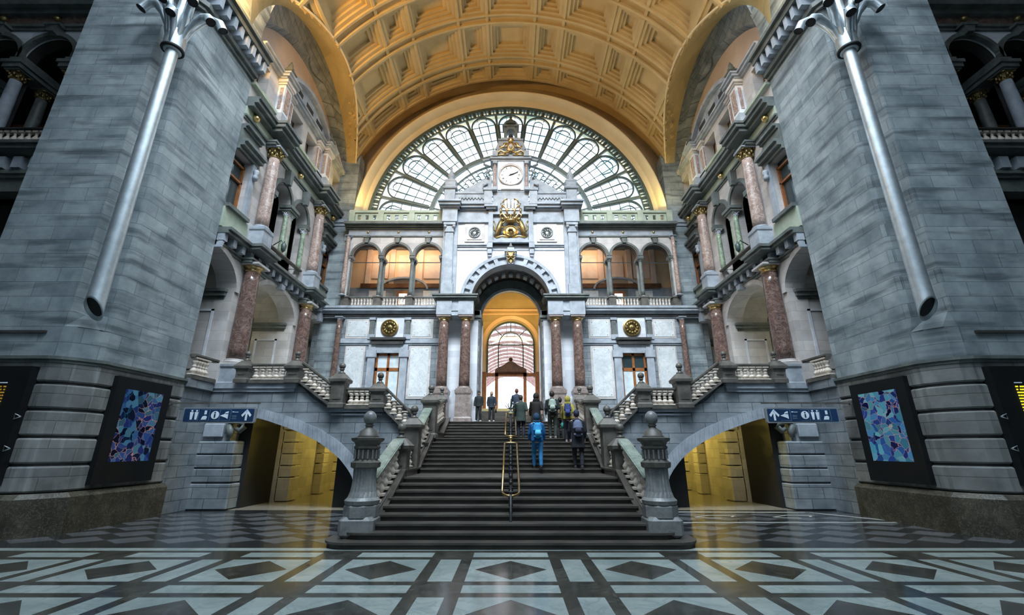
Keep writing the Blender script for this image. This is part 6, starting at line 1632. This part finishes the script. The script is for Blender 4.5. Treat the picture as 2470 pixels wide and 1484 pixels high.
def cloth(name, c, r=.8): return stone(name, [x*.8 for x in c], [min(1, x*1.2) for x in c], 9, r)
SKIN = stone('skin', (.42, .25, .18), (.52, .33, .24), 12, .5)
def person(label, x, y, z, h=1.72, face=0., coat=(.03,.04,.05), trous=(.02,.02,.03), hair=(.03,.02,.015), shoes=(.03,.03,.03), step=.15, lean=.08,
           pack=None, hood=None, long_hair=False, coat_len=0., arm=(.1, -.1), elbow=(.25, .25), rise=0., stance=.09, hat=None, group='people on the main stairs', bag=None):
    """figure faces +Y when face=0.  step: fore/aft foot spread, rise: how much higher the front foot stands"""
    t = bpy.data.objects.new('person', None); COL.objects.link(t); tag(t, label, 'person', group)
    t.location = (x, y, z); t.rotation_euler = (0, 0, face); S = h/1.75
    def P(px, py, pz): return (px*S, py*S, pz*S)
    hipz = .90-abs(step)*.12+rise*.35/S; sh = 1.42-.02; ly = lean
    def up(pz, k=1.0): return ly*(pz-hipz)*k            # forward lean offset
    def leg(s, f, dz):
        kx = s*.10; foot = (s*stance, f, dz)
        kn = (s*.105, (f+up(.9))/2+.05+(.10 if dz > .03 else 0), (hipz+dz)/2+.03+(.03 if dz > .03 else 0))
        return [(s*.09, 0, hipz), kn, (s*stance, f-.02, dz+.09)]
    legs = [leg(-1, step, rise/S), leg(1, -step, 0)]
    arms = []
    for s, sw, el in ((-1, arm[0], elbow[0]), (1, arm[1], elbow[1])):
        sp = (s*.185, up(1.40), 1.40+ (hipz-.9))
        ep = (s*.245, sp[1]+sw, sp[2]-.28)
        wp = (s*.24, ep[1]+el*.25+sw*.4, ep[2]-.235)
        arms.append([sp, ep, wp])
    dzb = hipz-.9
    def L(pz): return (0, up(pz+dzb), pz+dzb)
    # ---- body
    b = MB()
    def T(pts, r, n=10): b.tube([P(*p) for p in pts], [tuple(q*S for q in (rr if isinstance(rr, tuple) else (rr, rr))) for rr in r], n)
    T([L(.80), L(.92), L(1.05), L(1.20), L(1.33), L(1.43), L(1.48)], [(.12,.09),(.16,.115),(.135,.10),(.155,.11),(.17,.11),(.12,.08),(.06,.06)], 16)
    T([L(1.42), L(1.50), L(1.55)], [.06,.055,.055])
    hy = up(1.6+dzb)+.01
    hc = (0, hy, 1.645+dzb)
    b.ball(*P(*hc), .105*S, 18, 14, sx=.80, sy=.98, sz=1.12)
    T([(0,hy+.03,1.57+dzb),(0,hy+.06,1.545+dzb)], [(.045,.04),(.03,.025)])
    T([(0,hy+.085,1.66+dzb),(0,hy+.118,1.625+dzb)], [.010,.017], 6)
    for s in (-1, 1): b.ball(*P(s*.083, hy-.005, 1.635+dzb), .024*S, 8, 6, sx=.5, sy=1, sz=1.4)
    for lg in legs: T(lg+[(lg[2][0], lg[2][1]+.02, lg[2][2]-.05)], [.085,.056,.038,.036], 10)
    for lg in legs: T([(lg[2][0], lg[2][1]-.03, lg[2][2]-.045), (lg[2][0], lg[2][1]+.08, lg[2][2]-.05), (lg[2][0], lg[2][1]+.16, lg[2][2]-.06)], [(.035,.035),(.042,.03),(.035,.02)])
    for s, am in zip((-1, 1), arms):
        T(am, [.056,.043,.030], 10); T([am[0], (am[0][0]*.5, am[0][1], am[0][2]+.02)], [.06,.07])
        w = Vector(am[2]); d = (w-Vector(am[1])).normalized(); p1 = w+d*.05; p2 = w+d*.095; side = Vector((0,1,0)); inn = Vector((-s,0,0))
        T([tuple(w-d*.02), tuple(p1), tuple(p2)], [(.022,.030),(.018,.042),(.014,.040)], 8)
        for k, ln in enumerate((.062,.072,.068,.052)):
            o = side*(.030-.020*k); a = p2+o-d*.012; q = a+d*ln*.55+inn*.012; e = a+d*ln*.85+inn*.035
            T([tuple(a), tuple(q), tuple(e)], [.0098,.0088,.0075], 6)
        a = w+d*.03+side*.034; T([tuple(a), tuple(a+side*.022+d*.03+inn*.012), tuple(a+side*.022+d*.058+inn*.022)], [.0125,.0105,.0085], 6)
    link('body', bake(b, SKIN, .0085*S, 1), t)
    # eyes and mouth
    b = MB()
    for s in (-1, 1): b.ball(*P(s*.032, hy+.090, 1.655+dzb), .0115*S, 8, 6)
    link('eyes', b.mesh('eyes', 'clock', mirror=False), t)
    b = MB(); T([(-.022,hy+.096,1.588+dzb),(0,hy+.101,1.586+dzb),(.022,hy+.096,1.588+dzb)], [.004,.006,.004], 6); link('mouth', b.mesh('mouth', 'wooddark', mirror=False), t)
    # ---- hair / hood / hat
    hm = cloth('hair_colour', hair, .6); b = MB(); hx, hyy, hz = hc
    b.ball(*P(hx, hyy-.018, hz+.018), .112*S, 16, 12, sx=.86, sy=.98, sz=1.08)
    if long_hair: T([(0,hyy-.05,hz+.02),(0,hyy-.085,hz-.10),(0,hyy-.10,hz-.25)], [(.085,.06),(.085,.045),(.06,.02)], 12)
    else: T([(0,hyy-.055,hz+.0),(0,hyy-.06,hz-.075)], [(.07,.045),(.05,.03)], 10)
    m = bake(b, hm, .012, 1)
    # keep the face clear
    bm = bmesh.new(); bm.from_mesh(m); bmesh.ops.bisect_plane(bm, geom=bm.verts[:]+bm.edges[:]+bm.faces[:], plane_co=P(0, hyy+.045, hz), plane_no=(0, 1, -.55), clear_outer=True); bm.to_mesh(m); bm.free()
    link('hair', m, t)
    if hood:
        b = MB(); b.ball(*P(hx, hyy-.035, hz-.0), .135*S, 16, 12, sx=.9, sy=.95, sz=1.15); T([(0,hyy-.06,hz-.1),(0,hyy-.04,hz-.2)], [(.12,.09),(.15,.09)], 12)
        m = bake(b, cloth('hood_cloth', hood), .014, 2); bm = bmesh.new(); bm.from_mesh(m); bmesh.ops.bisect_plane(bm, geom=bm.verts[:]+bm.edges[:]+bm.faces[:], plane_co=P(0, hyy+.05, hz), plane_no=(0, 1, 0), clear_outer=True); bm.to_mesh(m); bm.free(); link('hood', m, t)
    if hat:
        b = MB(); b.ball(*P(hx, hyy-.01, hz+.055), .108*S, 16, 10, sx=.9, sy=1.02, sz=.85); T([(0,hyy+.06,hz+.06),(0,hyy+.15,hz+.05)], [(.07,.012),(.05,.008)], 10); link('cap', bake(b, cloth('hat_cloth', hat), .012, 1), t)
    # ---- coat
    b = MB(); cl = coat_len
    T([L(.86-cl), L(.93-cl*.4), L(1.05), L(1.20), L(1.34), L(1.44), L(1.505)], [(.20+cl*.12,.155+cl*.06),(.195,.145),(.185,.135),(.195,.145),(.205,.14),(.15,.105),(.075,.075)], 18)
    for s, am in zip((-1, 1), arms):
        e = Vector(am[1]); w = Vector(am[2]); T([(am[0][0]*.6, am[0][1], am[0][2]+.01), am[0], am[1], tuple(e+(w-e)*.92)], [.075,.078,.062,.047], 12)
    m = bake(b, cloth('coat_cloth', coat), .014, 2); link('jacket', m, t)
    # ---- trousers + shoes
    b = MB(); T([L(.83), L(.93), L(1.0)], [(.175,.125),(.178,.13),(.16,.12)], 16)
    for lg in legs: T([(lg[0][0], 0, lg[0][2]-.01), lg[1], tuple(Vector(lg[2])+Vector((0,0,-.01)))], [.105,.075,.060], 12)
    link('trousers', bake(b, cloth('trouser_cloth', trous), .014, 2), t)
    for lg in legs:
        b = MB(); fx, fy, fz = lg[2]
        T([(fx,fy-.06,fz-.045),(fx,fy-.02,fz-.035),(fx,fy+.08,fz-.048),(fx,fy+.17,fz-.060),(fx,fy+.20,fz-.066)], [(.032,.034),(.046,.054),(.05,.042),(.046,.03),(.02,.015)], 12)
        b.box((fx-.045)*S, (fx+.045)*S, (fy-.08)*S, (fy+.19)*S, (fz-.09)*S, (fz-.07)*S)
        link('shoe', b.mesh('shoe', cloth('shoe_leather', shoes, .5), mirror=False), t)
    if pack:
        c, hi = pack; py = up(1.2+dzb)-.21
        b = MB(); T([(0,py+.01,.98+dzb),(0,py-.02,1.02+dzb),(0,py-.03,1.2+dzb),(0,py-.0,1.38+dzb),(0,py+.03,1.45+dzb)], [(.09,.06),(.15,.11),(.16,.12),(.13,.09),(.06,.04)], 16)
        p = link('backpack', bake(b, cloth('backpack_cloth', c), .014, 2), t)
        b = MB(); T([(0,py-.14,1.03+dzb),(0,py-.16,1.12+dzb),(0,py-.14,1.22+dzb)], [(.09,.02),(.11,.035),(.08,.02)], 12); link('pocket', b.mesh('pocket', cloth('backpack_pocket', hi), mirror=False), p)
        b = MB()
        for s in (-1, 1): T([(s*.09,py+.05,1.44+dzb),(s*.11,up(1.45)+.02,1.49+dzb),(s*.12,up(1.4)+.155,1.36+dzb),(s*.12,up(1.2)+.165,1.15+dzb),(s*.13,py+.1,1.05+dzb)], [(.025,.008)]*5, 8)
        link('straps', b.mesh('straps', cloth('strap_cloth', hi), mirror=False), p)
    if bag:
        w = Vector(arms[bag[0]][2]); b = MB(); a = w+Vector((0,.0,-.13))
        T([tuple(a), tuple(a+Vector((0,0,-.02))), tuple(a+Vector((0,0,-.24)))], [(.03,.02),(.05,.13),(.06,.15)], 12); T([tuple(w+Vector((0,-.06,-.15))), tuple(w+Vector((0,0,-.07))), tuple(w+Vector((0,.06,-.15)))], [.008]*3, 6)
        link('bag', b.mesh('bag', cloth('bag_cloth', bag[1]), mirror=False), t)
    return t

def people():
    prof = stair_profile()
    def zs(y):
        z = 0
        for yy, zz in prof:
            if yy <= y: z = zz
        return z
    K = (.012,.014,.018)
    # standing pair on the top step
    person('person in dark jacket and cap standing legs apart atop the stairs, white shoes', -1.62, 22.75, 3.29, 1.50, R(165), (.015,.02,.022), K, step=.02, stance=.15, lean=0, hat=(.02,.02,.02), shoes=(.5,.5,.5), arm=(-.03,.03), group='two people at the head of the stairs')
    person('person with light brown hair and dark blue coat standing at the head of the stairs', -.97, 22.75, 3.29, 1.48, R(190), (.015,.025,.04), K, hair=(.16,.10,.06), step=.02, stance=.12, lean=0, shoes=(.6,.6,.6), long_hair=True, coat_len=.05, arm=(.08,.0), bag=(0, (.06,.04,.02)), group='two people at the head of the stairs')
    # climbing, backs to us
    person('person with reddish brown hair in a dark blue jacket near the top of the stairs', .30, 22.3, 3.14, 1.72, R(8), (.03,.045,.08), K, hair=(.16,.045,.03), step=.06, lean=.04)
    person('person in a long dark green hooded coat climbing beside the brass rail', .42, 18.6, 2.40, 1.72, 0, (.03,.05,.045), (.012,.015,.03), hair=(.05,.035,.025), coat_len=.18, step=.06, lean=.06)
    person('person with long dark hair in a black coat, behind the person in bright blue', 1.08, 19.2, 2.40, 1.86, R(-4), (.012,.010,.009), K, hair=(.012,.010,.008), long_hair=True, coat_len=.25, step=.08, lean=.04, hood=(.014,.012,.010))
    person('person in a bright blue jacket and blue jeans with a small blue backpack, climbing', .90, 15.68, 1.363, 1.80, R(3), (.005,.10,.30), (.01,.14,.32), step=.20, lean=.20, pack=((.02,.26,.55), (.10,.50,.80)), arm=(.06,.03), elbow=(.2,.3), hood=(.01,.04,.09), hair=(.01,.01,.02))
    person('person in black with a pale grey green backpack near the red columns', 1.75, 19.0, 2.40, 1.93, R(-3), (.012,.018,.02), (.03,.04,.035), pack=((.26,.33,.29), (.32,.40,.35)), step=.09, lean=.06, arm=(.02,-.06), hair=(.02,.015,.012), shoes=(.35,.33,.33))
    person('person with black hair mostly hidden behind the person in yellow', 2.22, 20.3, 2.40, 1.80, 0, (.03,.03,.02), K, hair=(.008,.008,.008), step=.05, lean=.05)
    person('person in a yellow hooded jacket carrying a turquoise bag', 2.25, 17.8, 2.251, 1.72, R(-8), (.34,.29,.05), (.02,.02,.03), hood=(.36,.31,.06), step=.08, lean=.08, bag=(0, (.04,.28,.26)), shoes=(.35,.33,.35), pack=((.02,.035,.14), (.03,.05,.2)))
    person('person in dark clothes with a blue grey backpack climbing next to the right balustrade', 2.28, 15.68, 1.363, 1.90, R(-2), (.010,.012,.02), (.012,.014,.022), pack=((.13,.16,.26), (.02,.025,.05)), step=.12, lean=.10, coat_len=.25, hair=(.02,.025,.05), hat=(.02,.03,.07), shoes=(.06,.06,.07), arm=(.05,.0))

# ================================================================== SHELL, LIGHT, CAMERA
def shell():
    b = MB(); b.box(-24, 24, -14.4, -14, -.3, 30); struct(b.build('wall_front', 'grey', mirror=False))
    b = MB(); b.box(-24, -11.2, -14, 18, 24, 24.4); b.box(11.2, 24, -14, 18, 24, 24.4); b.box(-24, -11.1, 15.2, 18, 19.7, 30) if False else None
    b.box(-24, 24, -14.4, -10, 30, 30.4); struct(b.build('ceiling', 'cream', mirror=False))
    b = MB(); b.box(-24, -11.2, -14, -2.5, 0, 24); b.box(11.2, 24, -14, -2.5, 0, 24); struct(b.build('wall_rear_corners', 'grey', mirror=False))

def lights():
    w = bpy.data.worlds.new('sky'); sc.world = w; w.use_nodes = True
    nt = w.node_tree; bg = nt.nodes['Background']
    tc = nd(nt, 'ShaderNodeTexCoord'); sp = nd(nt, 'ShaderNodeSeparateXYZ'); nt.links.new(tc.outputs['Generated'], sp.inputs[0])
    cr = nd(nt, 'ShaderNodeValToRGB'); e = cr.color_ramp.elements
    e[0].position = 0; e[0].color = (.90, .94, 1.0, 1); e[1].position = .9; e[1].color = (.66, .84, 1.0, 1)
    nt.links.new(sp.outputs['Z'], cr.inputs['Fac']); nt.links.new(cr.outputs['Color'], bg.inputs['Color'])
    bg.inputs['Strength'].default_value = 3.5
    def area(nm, loc, d, e, col, sx, sy):
        l = bpy.data.lights.new(nm, 'AREA'); l.energy = e; l.color = col; l.shape = 'RECTANGLE'; l.size = sx; l.size_y = sy
        o = link(nm, l, None, loc); o.rotation_euler = Vector(d).to_track_quat('-Z', 'Y').to_euler(); return o
    # warm floodlights hidden on the upper cornices wash the vault
    area('vault_flood_west', (-10.2, 11.5, 18.6), (.45, .50, .62), 900, (1, .56, .14), 1.2, 1.2)
    area('vault_flood_east', (10.2, 11.5, 18.6), (-.45, .50, .62), 160, (1, .70, .34), 1.2, 1.2)
    o = area('dome_fill', (0, 3.5, 32), (0, .66, -.75), 2600, (.86, .94, 1), 14, 8); o.data.spread = R(75)  # added unseen fill lamp that brightens the back wall, standing in for dome light
    area('vault_flood_back_west', (-9.3, 24.0, 16.3), (.12, -.30, .9), 60, (1, .68, .20), 1, .4)
    area('vault_flood_back_east', (9.3, 24.0, 16.3), (-.12, -.30, .9), 55, (1, .78, .26), 1, .4)

def camera():
    c = bpy.data.cameras.new('camera'); o = link('camera', c, None, (0, 0, 1.95)); o.rotation_euler = (R(90+17.9), 0, 0)
    c.sensor_width = 36; c.lens = 1064/2470*36; c.shift_x = 3/2470; c.clip_end = 400
    sc.camera = o

def lit(name, c, e):
    return plain(name, c, .5, emit=c, es=e)
M['gwin'] = lit('green_lit_pane', (.75, .82, .40), .75)
M['lit'] = lit('lit_pane', (.95, .92, .88), .9)
M['shed'] = stone('red_brown_steelwork', (.30, .14, .11), (.42, .24, .20), 3, .6)

build_floor(); build_stairs()
for SG in (-1, 1):
    strings(); stair_rails(); arch_wall(); passage(); great_pier(); pipe_lamp(); video_screen(); departures(); hanging_sign()
    side_wall(); pendentive(); back_side(); centre_half(); arm_wall()
SG = -1
vault(); lunette(); centre_whole(); centre_rail(); people(); shell(); lights(); camera()
sc.view_settings.view_transform = 'Standard'; sc.view_settings.look = 'None'; sc.view_settings.gamma = 1; sc.view_settings.use_curve_mapping = False
sc.view_settings.exposure = EXPO
sc.cycles.max_bounces = 6; sc.cycles.diffuse_bounces = 3; sc.cycles.glossy_bounces = 2; sc.cycles.transparent_max_bounces = 8
sc.cycles.use_adaptive_sampling = True; sc.cycles.adaptive_threshold = .06; sc.cycles.adaptive_min_samples = 12
